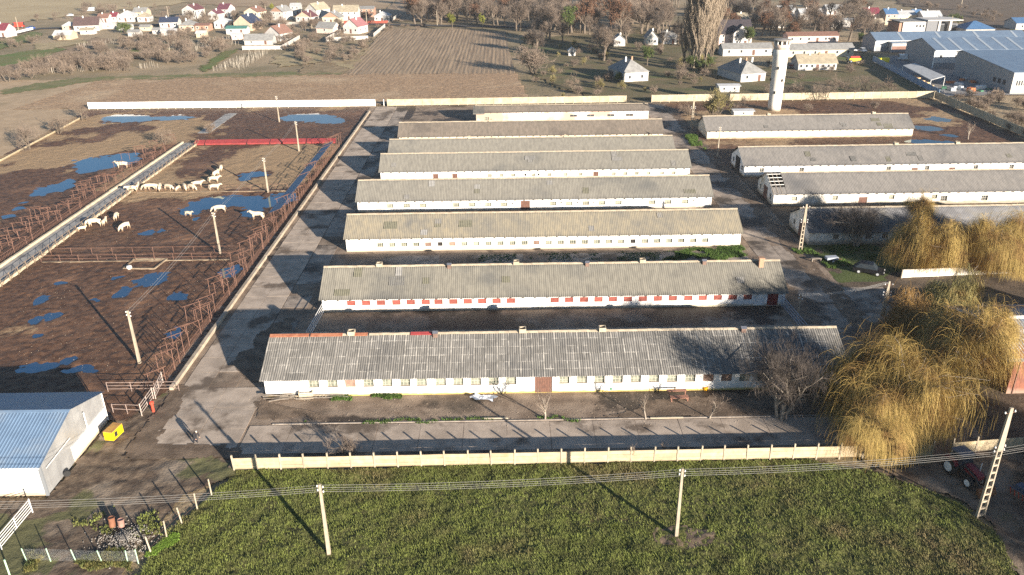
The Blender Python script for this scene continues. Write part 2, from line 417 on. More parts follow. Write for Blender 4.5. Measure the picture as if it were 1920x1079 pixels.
m_grass = M('grass_blades', (.185, .215, .052), (.12, .13, .04), .6, rough=.8, c3=(.21, .16, .08), s3=.09, lo3=.5, hi3=.7, spec=.2)
mh = lambda x, y: -.04+.30*(fbm(x, y, .9, 4, 61)-.5)
_pb = at(1284, 1006); _ta, _tb = at(700, 885), at(1560, 1079)
def meadow_dens(x, y):
    d = .25+1.2*np.clip(fbm(x, y, .22, 4, 63)-.25, 0, 1)
    d = d*(1-.85*(((x-_pb.x)/2.9)**2+((y-_pb.y)/1.5)**2+1.2*(fbm(x, y, .9, 3, 64)-.5) < 1))
    u = (_tb-_ta).normalized(); s_ = (x-_ta.x)*u.y-(y-_ta.y)*u.x+.6*(fbm(x, y, .15, 2, 65)-.5)
    for o_ in (-.9, .9, 9.5, 11.3): d = d*(1-.7*np.exp(-((s_-o_)/.28)**2))
    return _rs.rand(len(x)) < d
struct(patch('dirt', [(_pb.x+2.7*math.cos(a), _pb.y+1.4*math.sin(a)) for a in np.linspace(0, 6.1, 14)], .2, lambda x, y: -.03+.30*(fbm(x, y, .9, 4, 61)-.5)+.16*(vnoise(x, y, 2.3, 67)-.5), MATS['trodden_dirt'], rag=.8))
g = struct(tufts('grass', MEADOW, 46000, .22, m_grass, 5, zf=mh, lean=.8, wid=.03, dens=meadow_dens), 'stuff'); tag(g, 'tufted green and straw coloured grass covering the front meadow', 'grass')
m_weed = M('green_weeds', (.09, .16, .03), (.06, .10, .02), .8, rough=.8)
def weeds(label, poly, n, h, seed, m=None, lean=.6, wid=.05):
    return tag(struct(tufts('weeds', poly, n, h, m or m_weed, seed, z0=0, lean=lean, wid=wid, dens=lambda x, y: fbm(x, y, .35, 4, seed) > .47), 'stuff'), label, 'weeds')
weeds('green weeds growing at the lane corner by the second barn from the front', P((1280, 470), (1392, 462), (1408, 486), (1240, 488)), 2600, .38, 11)
weeds('bright green grass fringe beside the wire fence posts', P((285, 1035), (335, 995), (348, 1000), (300, 1040)), 1400, .12, 12, M('bright_grass', (.14, .23, .03), rough=.8))
weeds('thin green grass along the kerb of the front road', [(-24, 71.5), (8, 71.5), (8, 71.8), (-24, 71.8)], 700, .18, 13)
weeds('bright green weed clump at the edge of the right farm road', P((1286, 255), (1305, 255), (1322, 282), (1300, 285)), 700, .6, 14)
weeds('green grass in front of the shaded white barn', P((1480, 470), (1640, 455), (1640, 488), (1560, 505), (1500, 490)), 1800, .3, 15)
weeds('dark leafy weeds along the foot of the front barn wall', [(-19.5, 76.2), (-11, 76.2), (-11, 76.9), (-19.5, 76.9)], 600, .35, 16)
weeds('moss and weeds on the lane behind the red shuttered barn', [(-4, 115.5), (30, 115.5), (30, 118.6), (-4, 118.6)], 1200, .13, 17)
weeds('scrubby plants along the chain link fence', P((60, 1040), (240, 1035), (260, 1065), (40, 1070)), 1100, .3, 18, M('scrub_stems', (.15, .13, .04), (.08, .10, .03), 1))
weeds('grass tufts around the rusty tanks', P((150, 930), (300, 940), (310, 1000), (240, 1010), (140, 990)), 500, .2, 19, m_grass)

# fields
m_plough = M('ploughed_soil', (.36, .245, .15), (.24, .16, .098), 1.1, bump=.14, bscale=2.0, c3=(.40, .295, .19), s3=.04)
struct(patch('field', [(-146, 238.2), (-34, 238.2), (-34, 239), (8, 239), (4.5, 291), (-57, 294), (-142, 291)], .8, lambda x, y: .03+.20*(fbm(x, y, 1.0, 2, 71)-.5)+.075*np.sin(y*2*math.pi/1.5+1.5*fbm(x, y, .05, 2, 78)), m_plough, rag=1.2, ry=.5))
m_plough2 = M('striped_soil', (.34, .245, .155), (.24, .172, .11), .5, bump=.10, bscale=1.5, stretch=(2.2, .06, 1), lo=.42, hi=.58)
F2 = [(-57.2, 292.8), (4, 289.5), (.5, 412), (-24, 428), (-61.5, 431)]
struct(patch('field', F2, .42, lambda x, y: .05+.06*np.sin(x*2*math.pi/1.6+fbm(x, y, .1, 2, 72))*(.4+fbm(x*4, y*.2, .4, 2, 75))+.10*(fbm(x*3, y*.4, .5, 2, 73)-.5), m_plough2, ry=2.2))
m_tan = M('tan_field', (.44, .32, .20), (.36, .26, .16), .25, bump=.05, c3=(.22, .17, .09), s3=.02)
struct(patch('field', P((-120, 225), (-60, 150), (185, 150), (205, 163), (160, 215), (0, 310), (-120, 360)), 1.5, lambda x, y: -.05+.1*(fbm(x, y, .6, 2, 74)-.5), m_tan, rag=2))
struct(patch('field', P((-80, -25), (420, -25), (330, 8), (125, 30), (0, 50), (-80, 62)), 8, 0.02, M('stubble_field', (.44, .34, .19), (.37, .28, .155), .03)))
struct(patch('field', P((340, 5), (450, -20), (760, -20), (700, 30), (560, 10), (480, 16)), 8, 0.04, M('fallow_field', (.37, .265, .16), (.30, .21, .125), .04, c3=(.12, .13, .05), s3=.012)))
struct(patch('field', P((700, 38), (770, -20), (880, -20), (842, 42)), .9, lambda x, y: .08+.12*np.sin((x+.2*y)*1.3), m_plough2, ry=3))
m_dark = M('dark_field', (.15, .105, .07), (.10, .072, .047), .15, bump=.1, c3=(.13, .095, .06), s3=.02)
struct(patch('field', P((1640, -40), (1990, -40), (1990, 92), (1900, 78), (1840, 55), (1760, 25), (1690, 10)), 3, lambda x, y: .03+.2*(fbm(x, y, .4, 2, 75)-.5), m_dark, rag=3))
m_pgrass = M('park_grass', (.115, .105, .045), (.16, .12, .065), .12, bump=.1, bscale=2, c3=(.085, .125, .03), s3=.04, lo3=.56, hi3=.68)
struct(patch('meadow', P((975, 70), (1340, 60), (1350, 182), (1115, 188), (1000, 145)), 1.3, lambda x, y: .0+.25*(fbm(x, y, .3, 3, 76)-.5), m_pgrass, rag=3))
struct(patch('meadow', P((1345, 140), (1480, 120), (1640, 100), (1755, 170), (1755, 182), (1345, 190)), 1.2, lambda x, y: -.02+.2*(fbm(x, y, .3, 3, 77)-.5), m_pgrass, rag=2))
m_gs2 = M('field_margin', (.20, .17, .08), (.13, .14, .05), .15, bump=.1, bscale=1.5)
m_gs = M('winter_wheat', (.11, .15, .035), (.15, .14, .05), .1)
for k, pp in enumerate([((-80, 118), (95, 88), (125, 92), (60, 115), (-80, 138)), ((-80, 92), (10, 76), (60, 60), (82, 62), (60, 78), (-80, 112)), ((370, 130), (420, 97), (450, 92), (420, 112), (385, 136)), ((235, 95), (300, 78), (320, 80), (260, 100))]):
    struct(patch('meadow', P(*pp), 1.5, .03+.004*k, m_gs, rag=2))
m_dryg = M('dry_grass', (.40, .31, .18), (.29, .23, .12), .2, bump=.1, bscale=1.5)
for k, pp in enumerate([((225, 102), (300, 88), (345, 86), (300, 104), (240, 112)), ((505, 108), (560, 92), (625, 92), (600, 118), (520, 126)), ((0, 168), (150, 146), (380, 140), (640, 133), (640, 140), (180, 153), (0, 178)), ((60, 84), (150, 74), (170, 80), (80, 94)), ((620, 118), (690, 82), (702, 70), (660, 132))]):
    struct(patch('meadow', P(*pp), 1.5, lambda x, y: .05+.006*k+.25*(fbm(x, y, .4, 3, 95+k)-.5), m_dryg if k != 2 else m_gs2, rag=3))
m_brown2 = M('garden_soil', (.29, .20, .125), (.22, .155, .09), .15, bump=.06)
struct(patch('field', P((-80, 142), (120, 95), (180, 70), (215, 75), (150, 98), (60, 125), (-80, 165)), 1.5, .02, m_brown2, rag=2))
struct(patch('field', P((560, 130), (640, 105), (700, 70), (655, 138), (560, 140)), 1.3, lambda x, y: .03+.4*(fbm(x, y, .4, 3, 79)-.4), M('dry_reed_ground', (.30, .225, .13), (.21, .15, .085), .2, bump=.2, bscale=1.2), rag=3))
# asphalt
m_asph = M('asphalt', (.055, .055, .058), (.075, .072, .07), .5, rough=.85)
def strip(name, pts, w, z, m):
    pts = [Vector((p[0], p[1], 0)) for p in pts]; b = MB(); vs = []
    for i, p in enumerate(pts):
        d = (pts[min(i+1, len(pts)-1)]-pts[max(i-1, 0)]).normalized(); n = Vector((-d.y, d.x, 0))*w/2
        vs += [(p.x+n.x, p.y+n.y, z), (p.x-n.x, p.y-n.y, z)]
    return b.add(vs, [(2*i, 2*i+1, 2*i+3, 2*i+2) for i in range(len(pts)-1)]).build(name, m)
struct(strip('road', P((-60, 84), (0, 70), (40, 60), (75, 54), (230, 48), (420, 45), (560, 45), (700, 46), (850, 49), (1000, 51)), 7, .10, m_asph))
struct(patch('yard', P((1640, 112), (1700, 100), (1960, 115), (1960, 178), (1762, 180), (1680, 130)), 2, .04, M('factory_paving', (.25, .24, .23), (.20, .19, .185), .4)))
# ------------------------------------------------------------------ barns
m_white = M('whitewash', (.80, .78, .74), (.70, .67, .62), 1.2, rough=.9, bump=.012, bscale=3, c3=(.62, .59, .53), s3=.30, lo3=.55, hi3=.8, base=(.42, (.42, .37, .28)))
m_whitey = M('whitewash_ochre_foot', (.80, .78, .74), (.72, .69, .64), 1.2, rough=.9, bump=.012, bscale=3, base=(.30, (.50, .38, .13)), c3=(.60, .56, .5), s3=.3, lo3=.65, hi3=.85)
m_dirtyw = M('stained_whitewash', (.74, .71, .65), (.55, .50, .42), .8, rough=.92, bump=.015, bscale=3, base=(.75, (.30, .26, .20)), c3=(.40, .31, .18), s3=.18, lo3=.58, hi3=.75)
m_cream = M('cream_render', (.72, .65, .52), (.60, .52, .40), 1.0, rough=.92, base=(.5, (.36, .29, .2)), c3=(.45, .30, .22), s3=.2, lo3=.55, hi3=.75)
m_pink = M('flaking_render', (.74, .70, .66), (.62, .54, .48), .7, rough=.92, base=(.4, (.4, .33, .26)), c3=(.46, .33, .25), s3=.15, lo3=.45, hi3=.65)
def roofmat(name, a, b, c, r=.9, **k): return M(name, a, b, 2.2, rough=r, stretch=(1, .3, .3), lo=.25, hi=.75, c3=c, s3=.10, lo3=.5, hi3=.75, spec=.2, **k)
m_sheet = roofmat('asbestos_sheet', (.20, .189, .17), (.132, .126, .115), (.07, .072, .076), edge=(.42, .395, .35), rand=.10)
m_roofB = roofmat('asbestos_brown', (.172, .162, .136), (.116, .110, .095), (.076, .077, .075))
m_roofC = roofmat('asbestos_lichen', (.21, .183, .133), (.14, .13, .108), (.10, .099, .094))
m_roofD = roofmat('asbestos_grey', (.174, .165, .142), (.122, .116, .103), (.09, .09, .086))
m_roofG = roofmat('asbestos_dark', (.155, .13, .108), (.10, .088, .074), (.078, .068, .06))
m_roofR = roofmat('asbestos_blue_grey', (.165, .155, .145), (.115, .11, .105), (.08, .08, .082))
m_ridge = M('ridge_tile', (.45, .38, .28), (.34, .28, .2), 1.5, rough=.9)
m_rust = M('rusty_tin', (.26, .09, .05), (.36, .16, .09), 1.6, rough=.75)
m_red = M('red_tin', (.30, .05, .05), (.24, .045, .045), 1.2, rough=.55)
m_shutter = M('red_board', (.33, .10, .075), (.24, .065, .05), 2.5, rough=.75, rand=.16, stretch=(1, 1, 6))
m_frame = M('window_paint', (.52, .48, .38), (.40, .36, .28), 3, rough=.7)
m_pane = M('dusty_glass', (.27, .28, .22), (.13, .145, .12), 1.3, rough=.25, spec=.5, rand=.25)
m_panedk = M('dark_glass', (.05, .055, .06), rough=.15, spec=.5, rand=.3)
m_door = M('brown_door', (.17, .085, .06), (.11, .06, .045), 2.0, rough=.8, stretch=(4, 1, 1))
m_reddoor = M('dark_red_door', (.22, .03, .03), (.16, .025, .025), 2.0, rough=.6)
m_brick = M('chimney_brick', (.42, .25, .16), (.33, .2, .13), 4, rough=.9)
m_void = M('dark_interior', (.03, .027, .025), rough=.95)
m_timber = M('weathered_timber', (.30, .26, .21), (.20, .17, .14), 3, rough=.9)
m_lightblue = M('pale_blue_door', (.42, .55, .62), (.34, .46, .54), 2, rough=.7)
m_whitep = M('white_paint', (.78, .77, .74), (.68, .66, .62), 2, rough=.6)

def corr_roof(x0, x1, ye, ze, yr, zr, rows, per=.29, amp=.042, step=.022, q=4, sag=.05, seed=0):
    'one corrugated slope from the eave line to the ridge line, rows lapping over each other; returns vertices and quads'
    n = max(2, int((x1-x0)/per*q)); xs = np.linspace(x0, x1, n+1)
    L = math.hypot(yr-ye, zr-ze); ny, nz = -(zr-ze)/L, abs(yr-ye)/L
    if yr < ye: ny = -ny
    wave = amp*np.cos((xs-x0)/per*2*math.pi)
    sg = sag*(fbm(xs, np.full_like(xs, seed*13.7), .12, 3, seed)-.5)
    rowsV = []
    for r in range(rows):
        for t, off in ((r/rows, step), ((r+1)/rows, 0.0)):
            jit = .02*(vnoise(xs, np.full_like(xs, r*3.3+seed), .8, seed+r)-.5)
            h = wave+off+sg*(.4+.6*t)+jit
            rowsV.append(np.stack([xs, np.full_like(xs, ye+(yr-ye)*t)+ny*h, np.full_like(xs, ze+(zr-ze)*t)+nz*h], -1))
    V = np.concatenate(rowsV); k = n+1; R_ = len(rowsV)
    i = np.arange(R_*k).reshape(R_, k)
    F = np.stack([i[:-1, :-1], i[:-1, 1:], i[1:, 1:], i[1:, :-1]], -1).reshape(-1, 4)
    if yr < ye: F = F[:, ::-1]
    return V, F
def merge(parts):
    Vs = []; Fs = []; o = 0
    for V, F in parts: Vs.append(V); Fs.append(F+o); o += len(V)
    return np.concatenate(Vs), np.concatenate(Fs)

def wall_mesh(x0, x1, openings, ztop, depth=.28):
    'front wall in the plane y = 0 with real holes; openings are (xa, xb, za, zb)'
    xs = sorted({x0, x1, *[round(o[0], 3) for o in openings], *[round(o[1], 3) for o in openings]})
    zs = sorted({-.15, ztop, *[round(o[2], 3) for o in openings], *[round(o[3], 3) for o in openings]})
    b = MB(); nx, nz = len(xs), len(zs)
    b.v = [(x, 0, z) for z in zs for x in xs]
    def hole(i, j):
        cx = (xs[i]+xs[i+1])/2; cz = (zs[j]+zs[j+1])/2
        return any(o[0] < cx < o[1] and o[2] < cz < o[3] for o in openings)
    for j in range(nz-1):
        for i in range(nx-1):
            if not hole(i, j): b.f.append((j*nx+i, j*nx+i+1, (j+1)*nx+i+1, (j+1)*nx+i))
    idx = {}
    def vid(x, z): return zs.index(z)*nx+xs.index(x)
    for o in openings:
        a, c, d, e = [round(t, 3) for t in o]
        q = [vid(a, d), vid(c, d), vid(c, e), vid(a, e)]
        k = len(b.v); b.v += [(b.v[t][0], depth, b.v[t][2]) for t in q]
        for t in range(4): b.f.append((q[t], k+t, k+(t+1) % 4, q[(t+1) % 4]))
    return b
WMESH = {}
def sill_mesh(w):
    key = ('s', round(w, 2))
    if key not in SH: SH[key] = MB().box(-w/2, w/2, -.20, -.003, .003, .045).mesh('sill', m_timber)
    return SH[key]
def window_meshes(w, h, nv, nh, mf, mp):
    key = (round(w, 2), round(h, 2), nv, nh, mf.name, mp.name)
    if key not in WMESH:
        b = MB(); t = .07
        b.box(-w/2, w/2, 0, .06, 0, t).box(-w/2, w/2, 0, .06, h-t, h).box(-w/2, -w/2+t, 0, .06, t, h-t).box(w/2-t, w/2, 0, .06, t, h-t)
        for k in range(1, nv): b.box(-w/2+w*k/nv-.025, -w/2+w*k/nv+.025, .003, .055, t, h-t)
        for k in range(1, nh): b.box(-w/2+t, w/2-t, .006, .05, h*k/nh-.022, h*k/nh+.022)
        WMESH[key] = (b.mesh('window', mf), MB().box(-w/2+t*.5, w/2-t*.5, .025, .035, t*.5, h-t*.5).mesh('pane', mp))
    return WMESH[key]
SH = {}
def sill_mesh(w):
    key = ('s', round(w, 2))
    if key not in SH: SH[key] = MB().box(-w/2, w/2, -.20, -.003, .003, .045).mesh('sill', m_timber)
    return SH[key]
def shutter_mesh(w, h, m):
    key = (round(w, 2), round(h, 2), m.name)
    if key not in SH:
        b = MB(); n = 4
        for k in range(n): b.box(-w/2, w/2, .004*(k % 2), .05, h*k/n+.008, h*(k+1)/n-.008)
        b.box(-w/2+.08, -w/2+.16, -.03, .0, .04, h-.04).box(w/2-.16, w/2-.08, -.03, .0, .04, h-.04)
        SH[key] = b.mesh('shutter', m)
    return SH[key]
def door_mesh(w, h, m):
    key = ('d', round(w, 2), round(h, 2), m.name)
    if key not in SH:
        b = MB(); n = max(3, int(w/.25))
        for k in range(n): b.box(-w/2+w*k/n+.006, -w/2+w*(k+1)/n-.006, .005*(k % 2), .05, 0, h)
        b.box(-w/2+.05, w/2-.05, -.03, .0, h*.2, h*.2+.12).box(-w/2+.05, w/2-.05, -.03, .0, h*.75, h*.75+.12)
        SH[key] = b.mesh('door', m)
    return SH[key]

def barn(label, x0, x1, y0, W, he, hr, wallm, roofm, holes=(), chim=(), rows=6, sheets=False, over=.35, gable=None, group=None, name='barn', cut=None, seed=0, caps=(), ovx=.35, lineal=True):
    '''long barn: local origin at the front left corner of its wall. holes: (kind, x, width, z0, z1) on the front wall.
    chim: (x, kind) along the ridge'''
    L = x1-x0
    t = thing(name, label, 'barn', (x0, y0, 0), group=group)
    ops = [(h[1]-h[2]/2, h[1]+h[2]/2, h[3], h[4]) for h in holes]
    b = wall_mesh(0, L, ops, he)
    hm = he+(hr-he)*.985
    # gables and back
    g0 = len(b.v)
    for x in (0, L):
        b.v += [(x, 0, -.15), (x, W, -.15), (x, W, he), (x, W/2, hm), (x, 0, he)]
    b.f += [(g0+4, g0+3, g0+2, g0+1, g0), (g0+5, g0+6, g0+7, g0+8, g0+9), (g0+6, g0+1, g0+2, g0+7)]
    wo = b.build('wall', wallm, t)
    for (kind, x, w, z0, z1, *rest) in holes:
        if kind == 'window' or kind == 'darkwindow':
            f, pm = window_meshes(w, z1-z0, *(rest[0] if rest else (3, 2)), m_frame, m_pane if kind == 'window' else m_panedk)
            fo = inst('window', f, t, (x, .17, z0)); inst('pane', pm, fo); inst('sill', sill_mesh(w), fo)
        elif kind == 'shutter':
            inst('shutter', shutter_mesh(w, z1-z0, rest[0] if rest else m_shutter), t, (x, .06, z0))
        elif kind == 'door':
            inst('door', door_mesh(w, z1-z0, rest[0] if rest else m_door), t, (x, .08, z0))
        elif kind == 'void':
            MB().box(x-w/2, x+w/2, .2, .27, z0, z1).build('opening', m_void, t)
    if gable:
        for (kind, y, w, z0, z1, mm) in gable:
            if kind == 'door':
                o = inst('door', door_mesh(w, z1-z0, mm), t, (-.03, y, z0)); o.rotation_euler = (0, 0, -math.pi/2)
            else:
                f, pm = window_meshes(w, z1-z0, 2, 2, m_frame, m_panedk)
                o = inst('window', f, t, (-.05, y, z0)); o.rotation_euler = (0, 0, -math.pi/2); inst('pane', pm, o)
    # roof
    sl = (hr-he)/(W/2); ye = -over; ze = he-over*sl+.09; zr = hr+.09
    parts = []
    if not sheets:
        if cut:
            parts.append(corr_roof(cut[0], L+ovx, ye, ze, W/2, zr, rows, seed=seed))
            ym = ye+(W/2-ye)*cut[1]; zm = ze+(zr-ze)*cut[1]
            parts.append(corr_roof(-ovx, cut[0], ye, ze, ym, zm, max(2, rows//2), seed=seed+3))
        else: parts.append(corr_roof(-ovx, L+ovx, ye, ze, W/2, zr, rows, seed=seed))
    parts.append(corr_roof(-ovx, L+ovx, W-ye, ze, W/2, zr, rows, q=3, seed=seed+5))
    V, F = merge(parts)
    ro = inst('roof', np_mesh('roof', V, F, roofm, True), t)
    if sheets:
        nx_, ny_ = 50, rows
        sw = (L+2*ovx)/nx_; Ls = math.hypot(W/2-ye, zr-ze); sh = Ls/ny_; ang = math.atan2(zr-ze, W/2-ye)
        rnd = random.Random(4); per = sw/5.3
        meshes = []
        for v in range(3):
            k = 26; xs = np.linspace(-.05, sw+.05, k); zz = .036*np.cos(xs/per*2*math.pi)
            Vv = np.concatenate([np.stack([xs, np.full(k, -.07), zz+.028], -1), np.stack([xs, np.full(k, sh), zz], -1)])
            i = np.arange(k-1); Ff = np.stack([i, i+1, i+1+k, i+k], -1)
            meshes.append(np_mesh('sheet', Vv, Ff, roofm, True))
        sgf = lambda x: .08*(float(fbm(np.array([x]), np.array([3.3]), .1, 3, 9)[0])-.5)
        for i in range(nx_):
            for j in range(ny_):
                x = -ovx+i*sw; tt = j/ny_
                o = inst('sheet', rnd.choice(meshes), ro, (x+rnd.uniform(-.02, .02), ye+(W/2-ye)*tt, ze+(zr-ze)*tt+sgf(x)*(.3+tt*.7)+.01*(i % 2)))
                o.rotation_euler = (ang+rnd.uniform(-.007, .007), rnd.uniform(-.004, .004), rnd.uniform(-.004, .004))
    # ridge caps
    rc = MB(); prof = [(-.22, -.22*sl+.05), (0, .075), (.22, -.22*sl+.05), (.22, -.22*sl+.10), (0, .125), (-.22, -.22*sl+.10)]
    done = [(a, c) for (a, c, _) in caps]
    x = (cut[0] if cut else -ovx)
    nseg = int((L+ovx-x)/1.15); sx = (L+ovx-x)/nseg
    for k in range(nseg):
        xm = x+sx*(k+.5)
        if any(a < xm < c for a, c in done): continue
        dz = random.uniform(-.015, .03)
        rc.prism([(W/2+p, zr+z+dz) for p, z in prof], 'x', x+sx*k-.03, x+sx*(k+1)+.03)
    struct(rc.build('ridge_tiles', m_ridge, ro), 'stuff')
    for (a, c, mm) in caps:
        MB().prism([(W/2+p*1.7, zr+z*1.35+.02) for p, z in prof], 'x', a, c).build('ridge_cap', mm, ro)
    for (x, kind) in chim:
        if kind == 'stack':
            MB().box(x-.32, x+.32, W/2-1.15, W/2-.6, he, hr+.75).box(x-.40, x+.40, W/2-1.23, W/2-.52, hr+.75, hr+.9).build('chimney', m_brick, ro)
        elif kind == 'vent':
            v = MB().box(x-.4, x+.4, W/2-.4, W/2-.3, zr, zr+.5).box(x-.4, x+.4, W/2+.3, W/2+.4, zr, zr+.5).box(x-.4, x-.3, W/2-.3, W/2+.3, zr, zr+.5).box(x+.3, x+.4, W/2-.3, W/2+.3, zr, zr+.5)
            v.build('vent', m_ridge, ro)
            MB().box(x-.29, x+.29, W/2-.29, W/2+.29, zr+.1, zr+.3).build('vent_shaft', m_void, ro)
        elif kind == 'tin':
            MB().box(x-.26, x+.26, W/2-.62, W/2-.05, zr-.4, zr+.22).build('vent', M('soot_brick', (.20, .13, .10), (.13, .09, .075), 3), ro)
            MB().prism([(W/2-.7, zr+.26), (W/2-.33, zr+.46), (W/2+.03, zr+.26)], 'x', x-.32, x+.32).build('vent_hood', M('galvanised', (.5, .5, .52), (.4, .4, .42), 2, rough=.35, metal=.8), ro)
    # rafter tails under the eave
    if lineal:
        rt = MB(); k = 0
        while k*1.68+.6 < L:
            x = k*1.68+.6; rt.box(x-.05, x+.05, ye+.06, -.002, ze-.17, ze-.06); k += 1
        struct(rt.build('rafter_tails', m_timber, t), 'stuff')
    return t
def fx(pxs, Y, y): return [aty(p, y, Y).x for p in pxs]
def spots(kind, pxs, Y, py, x0, w, z0, z1, *rest): return [(kind, X-x0, w, z0, z1, *rest) for X in fx(pxs, Y, py)]

HE, HR = 2.12, 4.75
# front barn
x0, y0 = -27.3, 76.9
wn_ = [587, 622, 690, 725, 759, 790, 826, 859, 892, 925, 958, 1058, 1091, 1124, 1158, 1192, 1226, 1260, 1294, 1396, 1430, 1466]
H = spots('window', wn_, y0, 712, x0, 1.18, 1.12, 2.06)+spots('shutter', [656, 1328, 1362, 1503], y0, 712, x0, 1.18, 1.12, 2.06, M('brown_board', (.30, .20, .15), (.2, .13, .1), 2, rough=.8, rand=.3))
H += spots('door', [1019], y0, 722, x0, 1.95, .02, 2.08)
barnA = barn('long whitewashed barn with pale edged corrugated sheets, facing the concrete road', x0, 37.9, y0, 10.8, HE+.24, HR+.12, m_whitey, m_sheet, H,
     chim=[(fx([658], 82, 625)[0]-x0, 'vent'), (fx([980], 82, 612)[0]-x0, 'vent'), (fx([1130], 82, 618)[0]-x0, 'vent'), (fx([816], 82, 620)[0]-x0, 'tin'), (fx([1394], 82, 615)[0]-x0, 'tin')],
     sheets=True, caps=[(-.3, 4.2, m_rust), (4.4, 8.1, m_rust), (9.4, 11.0, m_rust), (16.0, 18.6, m_red)], seed=1)
# red shuttered barn
x0, y0 = -25.3, 98.4
H = spots('shutter', [658, 686, 714, 743, 770, 798, 822, 850, 877, 904, 931, 958, 1040, 1067, 1095, 1122, 1149, 1177, 1205, 1233, 1261, 1290, 1317, 1345, 1373, 1401], y0, 565, x0, 1.16, .95, 1.70)
H += [('door', aty(1449, 560, y0).x-x0, 1.5, .0, 2.0, m_reddoor)]+spots('door', [1424], y0, 560, x0, 1.5, .05, 1.3, m_whitep)
barnB = barn('long white barn with a row of red board shutters', x0, 38.0, y0, 9.6, HE-.1, HR-.1, m_white, m_roofB, H,
     chim=[(fx([843], 103.5, 497)[0]-x0, 'tin'), (fx([712], 103.5, 497)[0]-x0, 'vent'), (fx([968], 103.5, 492)[0]-x0, 'vent'), (fx([1100], 103.5, 495)[0]-x0, 'tin'), (fx([1204], 103.5, 488)[0]-x0, 'vent'), (fx([1318], 103.5, 492)[0]-x0, 'tin'), (fx([1421], 103.5, 497)[0]-x0, 'stack')], seed=2)
# third
x0, y0 = -26, 120.7
cx = [712+22.6*k for k in range(28)]
H = spots('window', [p for k, p in enumerate(cx) if k not in (4, 5, 6, 13, 21)], y0, 452, x0, 1.05, .75, 1.45, (3, 1))+spots('shutter', [cx[4], cx[6], cx[13]], y0, 452, x0, 1.0, .75, 1.45, MATS['brown_board'])+spots('void', [cx[5], cx[21]], y0, 452, x0, .8, .75, 1.45)
barnC = barn('long whitewashed barn with yellow lichen roof and low small windows', x0, 38.0, y0, 9.4, 2.25, 4.7, m_white, m_roofC, H, seed=3, over=.3)
# fourth
x0, y0 = -27.4, 140.4
H = spots('window', [731, 762, 793, 855, 885, 915, 945, 1037, 1067, 1098, 1128, 1159, 1222, 1252, 1284], y0, 385, x0, 1.25, .75, 1.5)+spots('door', [985], y0, 390, x0, 1.7, 0, 1.75)
H += spots('void', [778, 869, 900, 961, 1052, 1083, 1113, 1145, 1268, 1300], y0, 384, x0, .3, 1.15, 1.4)
barnD = barn('long white barn with framed windows and one brown door in its middle', x0, 38.0, y0, 9.4, 2.1, 4.65, m_white, m_roofD, H, seed=4)
x0, y0 = -25.8, 159.6
H = spots('window', [918, 940, 962, 1000, 1030, 1060, 1088, 1150, 1172, 1193, 1215, 1240, 1262], y0, 333, x0, .9, .7, 1.35)+spots('door', [817, 853, 1117], y0, 334, x0, 1.1, .4, 1.5, MATS['brown_door'])+spots('void', [985, 1010], y0, 334, x0, .4, .8, 1.3)
barnE = barn('long white barn with three small brown hatches and tiny windows', x0, 38.1, y0, 9.2, 2.1, 4.6, m_white, m_roofD, H, seed=6)
H = spots('void', [870, 988, 1144], 176, 290, -26.1, .6, .7, 1.3)
barnF = barn('long barn with thin pale wall and worn grey roof, third from the back', -26.1, 38.0, 176.0, 9.0, 1.6, 3.65, m_cream, m_roofD, H, seed=8, chim=[(18, 'vent'), (40, 'vent')])
H = spots('void', [880, 1125], 190.4, 258, -25.6, .5, .9, 1.5)
barnG = barn('long barn with dark brown grey roof and crumbling cream wall', -25.6, 38.2, 190.4, 9.2, 1.85, 4.25, m_cream, m_roofG, H, seed=9, chim=[(22, 'vent')])
H = spots('window', [912], 211.4, 222, -7.6, 1.2, .9, 1.8)+spots('darkwindow', [1075, 1107, 1145, 1180], 211.4, 216, -7.6, 1.9, 1.5, 2.1, (2, 1))
barnH = barn('low pale rendered building with dark flat roof, behind all the barns', -7.6, 38.2, 211.4, 8.0, 2.85, 3.9, m_pink, m_roofG, H, seed=10, rows=4, over=.2)
MB().prism([(-.4, 2.6), (4, 3.75), (7.2, 2.6), (7.2, 2.9), (4, 4.0), (-.4, 2.9)], 'x', -.8, 2.2).build('porch_roof', m_roofD, barnH)
# right hand barns
x0, y0 = 49.2, 191.6
H = spots('door', [1390, 1487, 1636], y0, 245, x0, 1.6, .4, 1.6, m_lightblue)
barnR1 = barn('long grey roofed barn with cream wall standing before the water tower', x0, 99.5, y0, 9.4, 1.95, 4.5, m_cream, m_roofR, H, seed=11, chim=[(16, 'vent'), (42, 'vent')])
x0, y0 = 49.4, 159.6
H = spots('darkwindow', [1429, 1504, 1667, 1739, 1830, 1897], y0, 312, x0, .95, .95, 1.75, (2, 2))+spots('door', [1714, 1784], y0, 322, x0, 1.3, .05, 1.35)
barnR2 = barn('long white barn with wide arched doorway, blue grey roof and brown doors', x0, 116, y0, 10.2, 2.3, 4.9, m_white, m_roofR, H, seed=12, chim=[(33, 'vent'), (46, 'vent')],
     gable=[('door', 5.1, 3.4, 0, 2.9, m_void), ('window', 8.4, .9, 1, 1.9, 0), ('window', 1.6, .9, 1, 1.9, 0)])
x0, y0 = 49.5, 140.5
H = spots('window', [1490, 1566, 1672, 1752], y0, 370, x0, 1.0, 1.0, 1.8)+spots('door', [1617], y0, 380, x0, 1.6, 0, 1.5)+spots('darkwindow', [1770, 1846], y0, 372, x0, 1.2, .5, 1.5)
